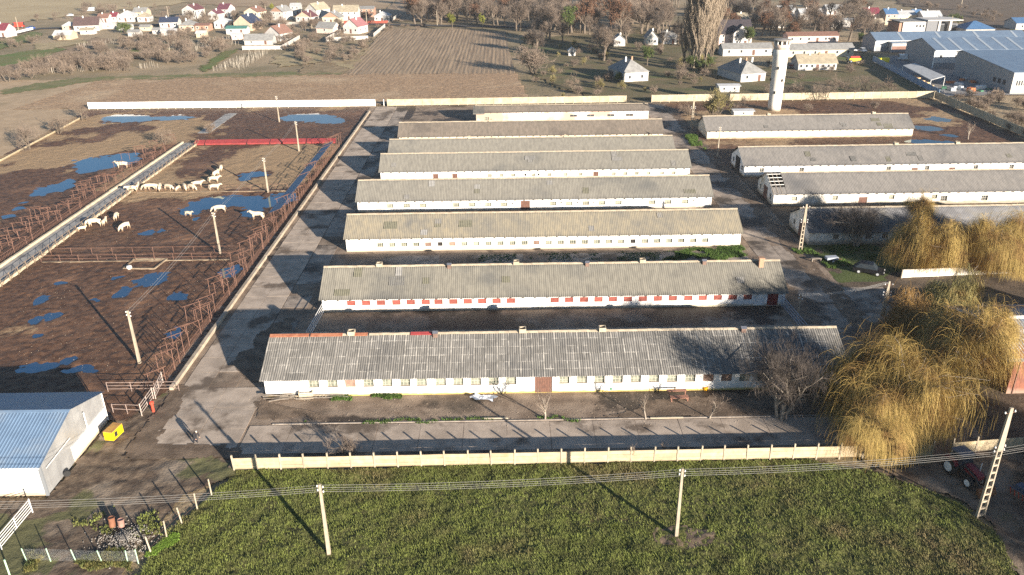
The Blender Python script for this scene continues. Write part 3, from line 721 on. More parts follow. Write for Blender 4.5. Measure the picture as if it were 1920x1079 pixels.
b3 = barn('long white barn with bare rafters at one roof corner and bulging wall', x0, 112, y0, 9.8, 2.35, 4.9, m_dirtyw, m_roofR, H, seed=13, cut=(2.4, .35),
     gable=[('door', 4.9, 2.2, 0, 2.4, m_door), ('window', 8.0, .8, .9, 1.9, 0), ('window', 1.8, .8, .7, 1.9, 0)])
for k in range(3): MB().bar((-.1+k*.8, 0, 2.45), (-.1+k*.8, 4.9, 4.9), .12).build('rafter', m_timber, b3)
for k in range(4): MB().bar((-.3, 2.0+k*.85, 3.45+k*.43), (2.3, 2.0+k*.85, 3.5+k*.43), .09).build('batten', m_whitep, b3)
x0, y0 = 49.2, 120.8
H = spots('darkwindow', [1568, 1629, 1660, 1690], y0, 442, x0, 1.0, .9, 1.75)
barn('shaded white barn with dark roof behind the bare spreading tree', x0, 92, y0, 9.6, 2.2, 4.6, m_dirtyw, M('asbestos_mossy', (.16, .16, .165), (.11, .11, .115), .8, rough=.9, c3=(.2, .19, .17), s3=.2), H, seed=14,
     gable=[('door', 3.6, 2.6, 0, 2.6, m_door), ('window', 7.2, .8, 1.0, 1.9, 0)])

# mended spots: odd sheets laid over the old roofs
PATCHM = [M('new_sheet_pale', (.30, .29, .27), (.24, .23, .21), 2, rough=.85), M('new_sheet_grey', (.24, .23, .21), (.19, .18, .165), 2, rough=.85), M('new_sheet_dark', (.125, .12, .11), (.16, .155, .14), 2, rough=.9), M('new_sheet_moss', (.17, .16, .115), (.13, .125, .09), 2, rough=.9)]
def mend(bt, W, he, hr, over, spots_):
    sl = (hr-he)/(W/2); ang = math.atan(sl); ro = [c for c in bt.children if c.name.startswith('roof')][0]
    for (x, v, w, h, mi) in spots_:
        y = -over+(W/2+over)*v; V, F = corr_roof(-w/2, w/2, 0, 0, h*math.cos(ang), h*math.sin(ang), 1, q=4, sag=.01)
        inst('mended_sheet', np_mesh('mended_sheet', V, F, PATCHM[mi], True), ro, (x, y, he+.09+sl*y+.05)).rotation_euler = (0, 0, random.gauss(0, .02))
rm_ = random.Random(31)
for (bt, W, he, hr, L) in ((barnB, 9.6, HE-.1, HR-.1, 63), (barnC, 9.4, 2.25, 4.7, 63), (barnD, 9.4, 2.1, 4.65, 64), (barnE, 9.2, 2.1, 4.6, 63), (barnR2, 10.2, 2.3, 4.9, 64), (barnR1, 9.4, 1.95, 4.5, 49)):
    mend(bt, W, he, hr, .35, [(rm_.uniform(2, L-2), rm_.uniform(.05, .7), rm_.choice((.9, 1.1, 1.1, 2.1)), rm_.choice((1.1, 1.2, 1.6)), rm_.choice((0, 1, 1, 2, 2, 3, 3))) for _ in range(7)])
# ------------------------------------------------------------------ walls and panel fences
def panel_fence(name, label, A, B, bay, hp, hpost, mp, mpost, slabs=3, th=.06, pw=.14, cat='fence', skip=(), lean=.0, seed=2, z0=0):
    A, B = Vector(A), Vector(B); d = B-A; n = max(1, round(d.length/bay)); s = d.length/n
    t = thing(name, label, cat, (A.x, A.y, z0), math.atan2(d.y, d.x)); rnd = random.Random(seed)
    pm = [MB().box(-s/2+pw/2-.03, s/2-pw/2+.03, -th/2, th/2, .008, hp/slabs-.008).mesh('panel', mp)]
    pm.append(MB().prism([(-s/2+.05, .01), (s/2-.05, .006), (s/2-.05, hp/slabs-.012), (-s/2+.05, hp/slabs-.006)], 'y', -th/2+.005, th/2-.004).mesh('panel', mp))
    po = MB().box(-pw/2, pw/2, -pw/2, pw/2, -.2, hpost).mesh('post', mpost)
    for k in range(n+1):
        o = inst('post', po, t, (k*s, 0, 0)); o.rotation_euler = (rnd.gauss(0, lean), rnd.gauss(0, lean), 0)
        if k == n or k in skip: continue
        for j in range(slabs):
            o = inst('panel', rnd.choice(pm), t, ((k+.5)*s, rnd.uniform(-.015, .015), j*hp/slabs+.03)); o.rotation_euler = (rnd.gauss(0, lean*.6), rnd.gauss(0, lean*.35), 0)
    return t
m_fpan = M('cast_concrete_cream', (.47, .385, .25), (.37, .30, .195), 1.6, rough=.9, rand=.12, bump=.01, c3=(.36, .28, .15), s3=.5, lo3=.58, hi3=.75, base=(.2, (.3, .24, .15)))
m_fpost = M('cast_concrete_post', (.42, .355, .26), (.32, .27, .20), 2, rough=.9, rand=.1)
panel_fence('concrete_fence', 'cream concrete panel fence along the front meadow', (-26.9, 63.75), (41.5, 64.15), 2.29, 1.28, 1.72, m_fpan, m_fpost, 3, lean=.02)
panel_fence('concrete_fence', 'shaded concrete panel fence behind the tractor and lattice pole', (43.6, 64.4), (53.5, 65.4), 2.29, 1.28, 1.8, m_fpan, m_fpost, 3, lean=.02, seed=5)
m_wpan = M('white_panel', (.82, .81, .79), (.74, .72, .68), 1, rough=.85, rand=.03, base=(.18, (.45, .38, .28)))
panel_fence('panel_wall', 'white painted panel wall bordering the ploughed field', (-122.8, 237.6), (-35.5, 236.2), 2.6, 1.95, 2.0, m_wpan, m_wpan, 1, th=.1, pw=.16, cat='wall', skip=(33,), seed=3)
m_bpan = M('weathered_panel', (.47, .40, .28), (.36, .30, .21), .8, rough=.9, rand=.1, c3=(.28, .22, .15), s3=.2, lo3=.6, hi3=.8)
panel_fence('panel_wall', 'weathered tan panel wall behind the back barns', (-34.5, 236.4), (36, 237.2), 2.6, 1.9, 2.0, m_bpan, m_bpan, 1, th=.1, pw=.16, cat='wall', seed=6)
panel_fence('panel_wall', 'tan panel wall below the poplars and water tower', (43.5, 237.0), (127.3, 237.2), 2.6, 2.0, 2.1, m_bpan, m_bpan, 1, th=.1, pw=.16, cat='wall', seed=7)
panel_fence('panel_wall', 'dark shaded panel wall along the factory side of the yard', (127.4, 236.8), (125.2, 172), 2.6, 2.0, 2.1, m_bpan, m_bpan, 1, th=.1, pw=.16, cat='wall', seed=8)
for (a, b_, l) in (((150, 224), (0, 304), 'low concrete kerb wall along the left edge of the cattle yard'),):
    A, B = at(*a), at(*b_); panel_fence('low_wall', l, A, A+(B-A)*1.35, 4.0, .45, .5, m_fpan, m_fpan, 1, th=.16, pw=.2, cat='wall', seed=9)
A, B = at(1690, 521), at(1960, 510)
panel_fence('garden_wall', 'whitewashed wall beneath the hanging willow branches', A, B, 6.0, 1.25, 1.28, M('mottled_white_wall', (.80, .76, .68), (.60, .54, .44), .8, rough=.9, c3=(.45, .38, .28), s3=.5, lo3=.6, hi3=.75), m_fpost, 1, th=.2, pw=.2, cat='wall', seed=10)

# feed kerb wall down the left road
m_feedk = M('feed_kerb_concrete', (.44, .36, .27), (.33, .27, .20), .8, rough=.9, rand=.08)
t = thing('feed_wall', 'long low concrete feed wall beside the left farm road', 'wall', (-38.6, 78.6, 0))
for k in range(30): MB().box(-.22, .22, k*5.0+.02, k*5.0+4.98, -.2, .42+.02*(k % 3)).build('block', m_feedk, t)
# ------------------------------------------------------------------ pens, rails, poles
m_rustpipe = M('rusted_pipe', (.13, .068, .048), (.19, .105, .075), 3, rough=.7, rand=.1)
m_palepipe = M('faded_pink_pipe', (.34, .26, .22), (.26, .19, .16), 3, rough=.7)
m_polec = M('pole_concrete', (.37, .315, .235), (.29, .245, .185), 1.5, rough=.9, rand=.06)
m_porc = M('porcelain', (.75, .75, .72), rough=.25)
m_wire = M('aluminium_wire', (.33, .32, .30), rough=.5)
m_bluetin = M('blue_grey_tin', (.42, .46, .50), (.34, .38, .42), 1.0, rough=.75, stretch=(1, 3, 1))

def shelter(label, X1, z1, X2, z2, Y0, Y1, n, roof=None, rails=True, post2=None):
    'row of pipe portals: outer post at X1, inner post at X2, beam over both, purlins along'
    t = thing('feed_shelter', label, 'shelter', (0, Y0, 0)); s = (Y1-Y0)/n
    d = 1 if X2 > X1 else -1
    b = MB().tube([(X1, 0, -.2), (X1, 0, z1)], .045, 5).tube([(X2, 0, -.2), (X2, 0, z2)], .045, 5)
    sl = (z2-z1)/(X2-X1)
    b.tube([(X1-d*.35, 0, z1-d*.35*sl+.05), (X2+d*.35, 0, z2+d*.35*sl+.05)], .05, 5)
    b.tube([(X1, .02, z1*.55), (X1+(X2-X1)*.4, .02, z1+sl*(X2-X1)*.4)], .03, 4)
    me = b.mesh('frame', m_rustpipe)
    for k in range(n+1):
        o = inst('frame', me, t, (random.uniform(-.06, .06), k*s, random.uniform(-.05, .05))); o.rotation_euler = (random.gauss(0, .02), random.gauss(0, .015), random.gauss(0, .02))
    L = Y1-Y0
    if rails:
        for (x, z) in ((X1, .55), (X1, 1.05), (X2, .9)): MB().tube([(x, 0, z), (x, L*.33, z-.03), (x, L*.66, z+.02), (x, L, z)], .035, 4).build('rail', m_rustpipe, t)
        br = MB(); k = 0
        while k*.42 < L: br.bar((X1, k*.42, .1), (X1, k*.42, 1.05), .025); k += 1
        struct(br.build('barrier_bars', m_rustpipe, t), 'stuff')
    if roof:
        a, c = roof; k = 0; y = a-Y0
        while y < c-Y0-.2:
            V, F = corr_roof(0, 2.02, -abs(X2-X1)/2-.15, 0, abs(X2-X1)/2+.15, abs(z2-z1)*1.2+.01, 1, per=.2, amp=.02, q=3, sag=.02, seed=k)
            o = inst('roof_sheet', np_mesh('roof_sheet', V, F, m_bluetin, True), t, ((X1+X2)/2, y, min(z1, z2)+.16)); o.rotation_euler = (0, 0, -math.pi/2)
            y += 2.0; k += 1
    return t
shelter('rusty pipe shelter along the left road, half of it roofed with tin', -39.9, 2.75, -41.9, 2.0, 80.5, 190, 52, roof=(136, 184))
shelter('rusty pipe portals on the far side of the feed alley', -80.7, 1.7, -83.0, 1.35, 92, 193, 46)
shelter('shorter row of rusty portals beyond the alley, standing furthest in the left yard', -83.8, 1.45, -85.6, 1.15, 92, 188, 44, rails=False)
# feed alley
m_alley = M('alley_concrete', (.36, .34, .31), (.26, .25, .23), .7, rough=.7, c3=(.17, .16, .15), s3=.3)
struct(MB().box(-79.3, -75.8, 60, 195, -.2, .05).build('path', m_alley))
struct(MB().box(-79.5, -76.5, 205, 229, -.2, .06).build('path', m_alley))
m_kerbcream = M('cream_kerb', (.55, .46, .32), (.42, .35, .25), 1, rough=.9, rand=.08)
for (X, l) in ((-79.6, 'cream concrete trough wall on the portal side of the feed alley'), (-75.6, 'cream concrete trough wall on the cattle side of the feed alley')):
    t = thing('trough_wall', l, 'wall', (X, 60, 0))
    for k in range(27): MB().box(-.2, .2, k*5+.02, k*5+4.97, -.2, .4+.03*(k % 2)).build('block', m_kerbcream, t)
m_kerbdull = M('muddy_kerb', (.30, .235, .16), (.19, .14, .095), 1.2, rough=.9)
def rail_fence(label, A, B, bay, h, nr, m, group=None, name='rail_fence', r=.04, brace=False):
    A, B = Vector((A[0], A[1], 0)), Vector((B[0], B[1], 0)); d = B-A; n = max(1, round(d.length/bay)); s = d.length/n
    t = thing(name, label, 'fence', (A.x, A.y, 0), math.atan2(d.y, d.x), group)
    po = MB().tube([(0, 0, -.2), (0, 0, h)], r, 5).mesh('post', m)
    for k in range(n+1): inst('post', po, t, (k*s, 0, 0))
    for j in range(nr):
        z = h*(j+1)/nr-.05
        MB().tube([(k*s, random.uniform(-.02, .02), z+random.uniform(-.02, .02)) for k in range(n+1)], r*.85, 4).build('rail', m, t)
    if brace:
        for k in range(n): MB().tube([(k*s, .02, .1), (k*s+s, .02, h-.1)], r*.7, 4).build('brace', m, t)
    return t
rail_fence('brown pipe rail with slanting braces on the cattle side of the alley', (-75.0, 88), (-75.0, 193.5), 2.3, 1.35, 2, M('dull_brown_pipe', (.26, .19, .12), (.2, .14, .1), 3), brace=True)
rail_fence('pipe rail fence on a low kerb in front of the concrete basin', (-74.2, 118.2), (-44.2, 118.3), 2.9, 1.15, 2, m_rustpipe)
rail_fence('pipe rail fence running just behind the fence with the kerb', (-74.2, 121.3), (-44.4, 121.4), 3.4, 1.1, 1, m_rustpipe)
rail_fence('thin pipe rail fence beside the row of feeding cattle', (-74.0, 154.6), (-44.0, 155.4), 2.6, 1.15, 2, m_rustpipe)
tag(MB().box(-74, -44.2, 117.9, 118.15, -.2, .10).build('kerb_wall', m_kerbdull), 'low kerb under the pipe rail fence by the basin', 'kerb')
tag(MB().box(-74, -44.2, 154.1, 154.4, -.2, .10).build('kerb_wall', m_kerbdull), 'low kerb at the feet of the feeding cattle', 'kerb')
t = thing('water_basin', 'rectangular concrete basin rim set in the mud by the rail fence', 'basin', at(272, 498))
c = [at(232, 505)-at(272, 498), at(290, 505)-at(272, 498), at(313, 487)-at(272, 498), at(252, 487)-at(272, 498)]
for k in range(4): MB().bar(c[k]+Vector((0, 0, .08)), c[(k+1) % 4]+Vector((0, 0, .08)), .24).build('rim', m_kerbdull, t)
tag(MB().lathe([(.3, 0), (.42, .25), (.38, .55), (.1, .6)], 8).build('feed_tub', m_whitep, None, at(243, 505)), 'small white tub lying by the concrete basin', 'tub')
# near end fence, gates
rail_fence('pipe rail fence closing the pen behind the blue roofed shed', at(203, 735), at(336, 733), 3, 1.25, 3, m_palepipe)
rail_fence('pipe rail fence between the blue roofed shed and the white gate', at(213, 775), at(266, 777), 1.7, 1.2, 2, m_palepipe)
def gate(label, A, B, h, m, bars=4, group=None):
    A, B = Vector((A[0], A[1], 0)), Vector((B[0], B[1], 0)); L = (B-A).length
    t = thing('gate', label, 'gate', A, math.atan2((B-A).y, (B-A).x), group)
    for x in (0, L): MB().tube([(x, 0, -.1), (x, 0, h+.12)], .055, 6).build('post', m, t)
    MB().tube([(L/2, 0, .2), (L/2, 0, h)], .04, 5).build('stile', m, t)
    for k in range(bars): MB().tube([(0, 0, .25+(h-.25)*k/(bars-1)), (L, 0, .25+(h-.25)*k/(bars-1))], .04, 5).build('bar', m, t)
    return t
gate('pale tubular gate with the red post beside it', at(266, 779), at(288, 748), 1.35, M('pale_gate', (.46, .38, .33), (.36, .29, .25), 3, rough=.6))
gate('pale tubular gate standing open against the feed wall end', at(292, 748), at(306, 718), 1.35, MATS['pale_gate'])
gate('white five bar gate beside the chain link fence', at(3, 1030), at(61, 960), 1.35, m_whitep, 5)
gate('white barred gate between the two front barns, at their road end', (-25.6, 87.8), (-25.2, 98.2), 1.5, m_whitep, 4)
gate('blue grey barred gate between the two front barns, by the red door', (38.0, 87.6), (37.6, 98.2), 1.5, M('blue_grey_paint', (.30, .36, .45), (.25, .3, .38), 2, rough=.5), 4)
tag(MB().lathe([(.14, 0), (.14, 1.0), (.24, 1.02), (.24, 1.25), (.1, 1.32)], 8).build('hydrant', M('hydrant_red', (.55, .07, .04), rough=.5), None, at(288, 772)), 'red hydrant post beside the pale gate', 'hydrant')
# red feed troughs
t = thing('feed_trough', 'long red painted sheet trough across the cattle yard', 'trough', (-76, 193.2, 0))
k = 0; x = 0
for L in (2.6, 10.2, 5.6, 8.8, .0, 7.2):
    if L: MB().prism([(-.7, .35), (.7, .9), (.74, .97), (-.74, .42)], 'x', x, x+L-.12).build('panel', m_red, t); MB().box(x+.1, x+L-.2, -.62, -.5, 0, .38).build('side_board', m_red, t)
    MB().box(x-.04, x+.04, -.6, .6, 0, .3).build('leg', m_rustpipe, t); x += L+.05

# electricity poles
def wood_pole(label, base, h, w=.26, cross=True, name='utility_pole', group=None, lean=0, rz=0):
    t = thing(name, label, 'pole', base, rz, group)
    MB().tube([(0, 0, -.5), (0, 0, h)], [w*.80, w*.5], 4).build('shaft', m_polec, t)
    if cross:
        for (dx, z) in ((-.22, h-.25), (.22, h-.35), (-.22, h-.65), (.22, h-.8)):
            MB().tube([(0, 0, z), (dx, 0, z)], .03, 4).build('bracket', m_rustpipe, t)
            MB().lathe([(.05, z), (.075, z+.05), (.05, z+.1), (.07, z+.14), (.03, z+.18)], 6, dx, 0).build('insulator', m_porc, t)
    t.rotation_euler = (0, lean, rz)
    return t
pa, pb = at(617, 1038), at(1268, 1005)
wood_pole('pale concrete pole in the meadow with the longer clear stretch of fence behind it', pa, 7.2)
wood_pole('pale concrete pole in the meadow standing on bare brown soil', pb, 7.1)
pen_p = [at(262, 681), at(413, 476), at(503, 361), at(561, 284)]
labs = ['concrete pole standing in the puddled pen nearest the shed', 'concrete pole at the end of the double rail fence', 'slim concrete pole beside the small puddle by the cattle', 'concrete pole rising behind the red trough']
for p_, l in zip(pen_p, labs): wood_pole(l, p_, 7.1, .28)
wood_pole('concrete pole near the white panel wall', at(524, 229), 7.0, .26)
wood_pole('slim pole at the back of the red shuttered barn yard', at(1494, 606), 4.2, .12)
wood_pole('grey pole at the corner of the arched door barn', at(1345, 296), 7.0, .22)
wood_pole('pole beside the park bushes behind the tan wall', at(1301, 128), 8.0, .3)
def lattice_pole(label, base, h, w0=.62, w1=.3, holes=9, rz=0, frac=.62):
    t = thing('lattice_pole', label, 'pole', base, rz)
    zt = h*frac; wz = lambda z: w0+(w1-w0)*z/h
    for s in (-1, 1):
        MB().add([(s*wz(0)/2-.07, -.12, -.4), (s*wz(0)/2+.07, -.12, -.4), (s*wz(0)/2+.07, .12, -.4), (s*wz(0)/2-.07, .12, -.4),
                  (s*wz(zt)/2-.06, -.10, zt), (s*wz(zt)/2+.06, -.10, zt), (s*wz(zt)/2+.06, .10, zt), (s*wz(zt)/2-.06, .10, zt)],
                 [(0, 3, 2, 1), (4, 5, 6, 7), (0, 1, 5, 4), (1, 2, 6, 5), (2, 3, 7, 6), (3, 0, 4, 7)]).build('leg', m_polec, t)
    for k in range(holes+1):
        z = zt*k/holes; MB().box(-wz(z)/2+.05, wz(z)/2-.05, -.09, .09, z-.09, z+.09).build('rung', m_polec, t)
    a, b = wz(zt)/2+.06, w1/2
    MB().add([(-a, -.10, zt), (a, -.10, zt), (a, .10, zt), (-a, .10, zt), (-b, -.09, h), (b, -.09, h), (b, .09, h), (-b, .09, h)], [(0, 3, 2, 1), (4, 5, 6, 7), (0, 1, 5, 4), (1, 2, 6, 5), (2, 3, 7, 6), (3, 0, 4, 7)]).build('shaft', m_polec, t)
    for (dx, z) in ((-.5, h-.5), (.5, h-.5), (-.5, zt+.3), (.5, zt+.3), (-.5, zt-.1), (.5, zt-.1)):
        MB().tube([(0, 0, z), (dx, 0, z)], .035, 4).build('bracket', m_rustpipe, t)
        MB().lathe([(.05, z), (.08, z+.06), (.05, z+.12), (.03, z+.2)], 6, dx, 0).build('insulator', m_porc, t)
    return t
pc = at(1838, 966)
lattice_pole('tall concrete lattice pole with ladder like holes beside the tractor', pc, 11.2, .75, .32, 9, rz=.25)
lattice_pole('lattice pole standing on grass before the shaded white barn', at(1500, 470), 7.8, .5, .25, 7)
lattice_pole('thin lattice pole in the shade of the willows', at(1655, 592), 5.0, .4, .22, 6)
lattice_pole('lattice pole near the corner of the low rendered building', at(1297, 242), 8.5, .5, .25, 7)
def wire(label, pts, sag, r=.0095, group=None):
    out = []
    for a, b in zip(pts[:-1], pts[1:]):
        a, b = Vector(a), Vector(b)
        for k in range(12):
            q = k/12; out.append(a+(b-a)*q-Vector((0, 0, sag*4*q*(1-q))))
    out.append(Vector(pts[-1]))
    return tag(MB().tube(out, r, 4, False).build('power_cable', m_wire), label, 'cable', group)
pl = pa-(pb-pa); pr = pc+Vector((26, 6, 0))
for k, (dz, dx) in enumerate(((-.15, -.22), (-.25, .22), (-.55, -.22), (-.7, .22))):
    wire('power cable strung along the front meadow between the poles', [pl+Vector((0, dx, 7.2+dz)), pa+Vector((0, dx, 7.2+dz)), pb+Vector((0, dx, 7.1+dz)), pc+Vector((0, dx, 7.15+dz)), pr+Vector((0, dx, 8.0+dz))], .35, group='cables over the meadow')
for k, dx in enumerate((-.2, .2)):
    wire('thin cable strung between the poles in the cattle yard', [pen_p[0]+Vector((dx, 0, 6.9))]+[p_+Vector((dx, 0, 6.9)) for p_ in pen_p[1:]]+[at(524, 229)+Vector((dx, 0, 6.8))], .5, .012, 'cables over the cattle yard')
for k, dy in enumerate((-.25, 0, .25)):
    wire('cable spanning from the barn yard pole to the willow shade pole', [at(1494, 606)+Vector((0, dy, 4.1)), at(1655, 592)+Vector((0, dy, 4.9))], .5, .018, 'cables over the right yard')

# posts of the wire fence at the meadow's edge, and the green chain link fence
t = thing('wire_fence', 'leaning pale posts with wires along the meadow edge', 'fence', at(283, 1036))
pp = [at(283, 1036), at(313, 1008), at(341, 981), at(370, 954), at(397, 928)]
for p_ in pp:
    o = MB().tube([(0, 0, -.3), (0, 0, 1.75)], [.08, .07], 4).build('post', m_fpost, t, p_-pp[0]); o.rotation_euler = (random.uniform(-.05, .05), random.uniform(-.08, .02), .3)
for z in (.5, 1.0, 1.5): MB().tube([p_-pp[0]+Vector((0, 0, z)) for p_ in pp], .009, 3).build('wire', m_rustpipe, t)
m_green = M('green_post_paint', (.42, .62, .42), (.34, .5, .34), 3, rough=.5)
t = thing('mesh_fence', 'pale green posts with chain link mesh by the scrub', 'fence', at(50, 1052))
gp = [at(50, 1052), at(95, 1052), at(143, 1054), at(192, 1056), at(240, 1056), at(259, 1054)]
for p_ in gp:
    o = MB().tube([(0, 0, -.2), (0, 0, 1.35)], .045, 6).build('post', m_green, t, p_-gp[0]); o.rotation_euler = (0, random.uniform(-.12, .03), 0)
mesh_ = MB()
for a, b in zip(gp[:-1], gp[1:]):
    a = a-gp[0]; b = b-gp[0]; n = 26
    for k in range(n):
        for (q0, q1) in ((0, 1.25), (1.25, 0)):
            u = a+(b-a)*(k/n); v = a+(b-a)*((k+2)/n) if k < n-1 else b
            mesh_.tube([u+Vector((0, 0, q0+.05)), v+Vector((0, 0, q1+.05))], .0022, 3, False)
struct(mesh_.build('chain_link', M('galvanised_wire', (.35, .36, .36), rough=.4), t), 'stuff')
tag(MB().tube([(0, 0, -.2), (0, 0, 1.6)], .07, 6).build('green_post', m_green, None, at(18, 1078), 0), 'single green post beside the five bar gate', 'post')

# ------------------------------------------------------------------ blue roofed shed
m_blue = M('blue_roof_steel', (.15, .225, .325), (.13, .195, .285), .6, rough=.4, spec=.5, c3=(.19, .24, .30), s3=.35, lo3=.5, hi3=.75)
m_clad = M('grey_cladding', (.42, .42, .41), (.34, .34, .335), .7, rough=.4, metal=.35, rand=.06)
m_shedw = M('shed_wall_white', (.78, .76, .72), (.68, .65, .6), 1, rough=.85, base=(.3, (.45, .36, .26)))
XR, YF, YB = -43.2, 60.35, 72.6
ze1 = aty(82, 878, YF).z; zr_ = aty(135, 770, (YF+YB)/2).z; ze2 = aty(197, 731, YB).z; ze = (ze1+ze2)/2
Ws = YB-YF; LS = 34
t = thing('metal_shed', 'steel clad shed with bright blue ribbed roof', 'shed', (XR, YF, 0))
MB().box(-LS, -.06, .06, .2, -.1, 1.05).build('wall', m_shedw, t)
MB().box(-LS, -.1, .1, .22, 1.05, ze).build('front_panel', M('white_sheet', (.7, .71, .72), (.62, .63, .64), 1, rough=.4), t)
MB().box(-LS, -.1, Ws-.2, Ws, -.1, ze).build('wall', m_shedw, t)
MB().box(-.22, 0, Ws*.42, Ws-.05, -.1, 1.6).build('wall', m_shedw, t)
MB().box(-.16, .1, Ws*.42, Ws-.05, 1.6, 1.68).build('ledge', m_whitep, t)
npan = 16
for k in range(npan):                                       # gable cladding, one sheet after the other
    ya, yb = Ws*k/npan+.012, Ws*(k+1)/npan-.012
    zt = lambda y: ze+(zr_-ze)*(1-abs(y-Ws/2)/(Ws/2))-.03
    lo = -.05 if (ya+yb)/2 < Ws*.42 else 1.68
    poly = [(ya, lo), (yb, lo), (yb, zt(yb))]+([(Ws/2, zt(Ws/2))] if ya < Ws/2-1e-3 < yb-1e-2 else [])+[(ya, zt(ya))]
    MB().prism(poly, 'x', -.10, -.05+.012*(k % 2)).build('cladding_sheet', m_clad, t)
def ribbed(L, y0, z0, y1, z1, per=.33):
    xs = []; 
    x = -L
    while x < .28:
        for dx, h in ((0, 0), (per*.55, 0), (per*.65, .045), (per*.9, .045)): xs.append((x+dx, h))
        x += per
    V = np.array([(x_, y0, z0+h) for x_, h in xs]+[(x_, y1, z1+h) for x_, h in xs]); n = len(xs); i = np.arange(n-1)
    return V, np.stack([i, i+1, i+1+n, i+n], -1)
sl = (zr_-ze)/(Ws/2)
inst('roof', np_mesh('roof', *ribbed(LS, -.45, ze-.45*sl+.05, Ws/2, zr_+.05), m_blue), t)
inst('roof', np_mesh('roof', *ribbed(LS, Ws+.35, ze-.35*sl+.05, Ws/2, zr_+.05), m_blue), t)
MB().prism([(Ws/2-.3, zr_+.12-.3*sl), (Ws/2, zr_+.14), (Ws/2+.3, zr_+.12-.3*sl), (Ws/2+.3, zr_+.10-.3*sl), (Ws/2, zr_+.11), (Ws/2-.3, zr_+.10-.3*sl)], 'x', -LS, .3).build('ridge_cap', m_blue, t)
MB().tube([(-LS, -.5, ze-.5*sl+.02), (.2, -.5, ze-.5*sl+.02)], .07, 6).build('gutter', m_whitep, t)
MB().tube([(.02, Ws+.1, 0), (.02, Ws+.1, ze-.1)], .07, 6).build('downpipe', m_whitep, t)
MB().tube([(.25, Ws*.66, 1.7), (.25, Ws*.66, ze+.3)], .07, 6).build('flue', m_whitep, t)
MB().tube([(.12, Ws*.05, ze*.75), (.12, Ws*.42, ze*.8)], .04, 5).build('door_rail', m_whitep, t)
MB().box(-.25, .05, -.03, .12, -.1, ze-.1).build('corner_post', M('dark_grey_steel', (.18, .19, .2), rough=.5), t)
tag(MB().tube([(0, -.09, .32), (0, .09, .32)], .32, 14).build('tyre', M('black_rubber', (.02, .02, .02), rough=.8), None, at(127, 893), .5), 'loose black tyre leaning by the shed wall', 'tyre')
# yellow generator
A, B = at(214, 830), at(232, 813); ang = math.atan2((B-A).y, (B-A).x); L = (B-A).length*1.05
m_yel = M('yellow_paint', (.80, .50, .01), (.72, .44, .01), 2, rough=.45)
t = thing('generator', 'bright yellow generator box standing beside the shed', 'generator', A, ang)
MB().box(0, L, 0, 1.0, .18, 1.15).build('housing', m_yel, t)
MB().box(-.02, L+.02, -.02, 1.02, 1.153, 1.21).build('lid', M('rusty_yellow', (.52, .30, .07), (.40, .2, .08), 1.5, rough=.7), t)
for x in (.1, L-.3): MB().box(x, x+.2, .05, .95, 0, .18).build('skid', M('black_steel', (.03, .03, .03), rough=.6), t)
MB().box(L*.2, L*.45, -.012, -.002, .4, .95).build('vent_grille', MATS['black_steel'], t); MB().box(L*.6, L*.85, -.012, -.002, .4, .95).build('side_door', m_yel, t)
# rusty tanks
for (q, l, c_) in (((211, 988), 'rusty orange steel pipe standing on end, narrow one of the pair in deeper orange', (.24, .105, .06)), ((228, 989), 'open rusty pink steel pipe standing on end, with a dark mouth', (.33, .19, .15))):
    t = thing('steel_pipe', l, 'pipe', at(*q)); mm = M('tank_'+('a' if q[0] < 220 else 'b'), c_, tuple(x*.7 for x in c_), 2.5, rough=.75)
    h = .95 if q[0] < 220 else .8
    n = 16; b = MB(); r0, r1 = .27, .24
    vs = [(r*math.cos(2*math.pi*j/n), r*math.sin(2*math.pi*j/n), z) for (r, z) in ((r0, 0), (r0, h), (r1, h), (r1, .05)) for j in range(n)]
    b.add(vs, [(i*n+j, i*n+(j+1) % n, (i+1)*n+(j+1) % n, (i+1)*n+j) for i in range(3) for j in range(n)]+[tuple(3*n+j for j in range(n))])
    b.build('shell', mm, t); MB().lathe([(r0+.02, h-.10), (r0+.03, h-.07), (r0+.02, h-.04)], 16).build('hoop', mm, t)
    t.rotation_euler = (-.12, .05, .2)
# gravel heap
gb = MB(); rs = random.Random(8)
for k in range(900):
    r = abs(rs.gauss(0, 1.4)); a = rs.uniform(0, 6.28); s = rs.uniform(.03, .08); x, y = r*math.cos(a)*1.2, r*math.sin(a); z = .35*math.exp(-(r/1.4)**2)-.03
    gb.add([(x-s, y-s, z), (x+s, y-s, z), (x, y+s, z), (x, y, z+s*1.3)], [(0, 1, 3), (1, 2, 3), (2, 0, 3)])
tag(struct(gb.build('gravel', M('grey_gravel', (.34, .31, .27), (.2, .18, .16), 4, rough=.9), None, at(235, 1012)), 'stuff'), 'heap of grey gravel beside the rusty pipes', 'gravel')
# ------------------------------------------------------------------ cattle, person, vehicles, odds and ends
def skin_mesh(name, nodes, edges, m, sub=2, root=0):
    'nodes: (x, y, z, rx, ry). One continuous skin over the skeleton'
    me = bpy.data.meshes.new(name); me.from_pydata([n[:3] for n in nodes], edges, [])
    o = bpy.data.objects.new(name, me); col.objects.link(o)
    o.modifiers.new('skin', 'SKIN')
    for i, n in enumerate(nodes):
        v = me.skin_vertices[0].data[i]; v.radius = (n[3], n[4] if len(n) > 4 else n[3]); v.use_root = (i == root)
    s = o.modifiers.new('sub', 'SUBSURF'); s.levels = s.render_levels = sub
    dg = bpy.context.evaluated_depsgraph_get()
    r = bpy.data.meshes.new_from_object(o.evaluated_get(dg))
    bpy.data.objects.remove(o); bpy.data.meshes.remove(me)
    r.name = name; r.materials.clear(); r.materials.append(m)
    r.polygons.foreach_set('use_smooth', [True]*len(r.polygons))
    return r
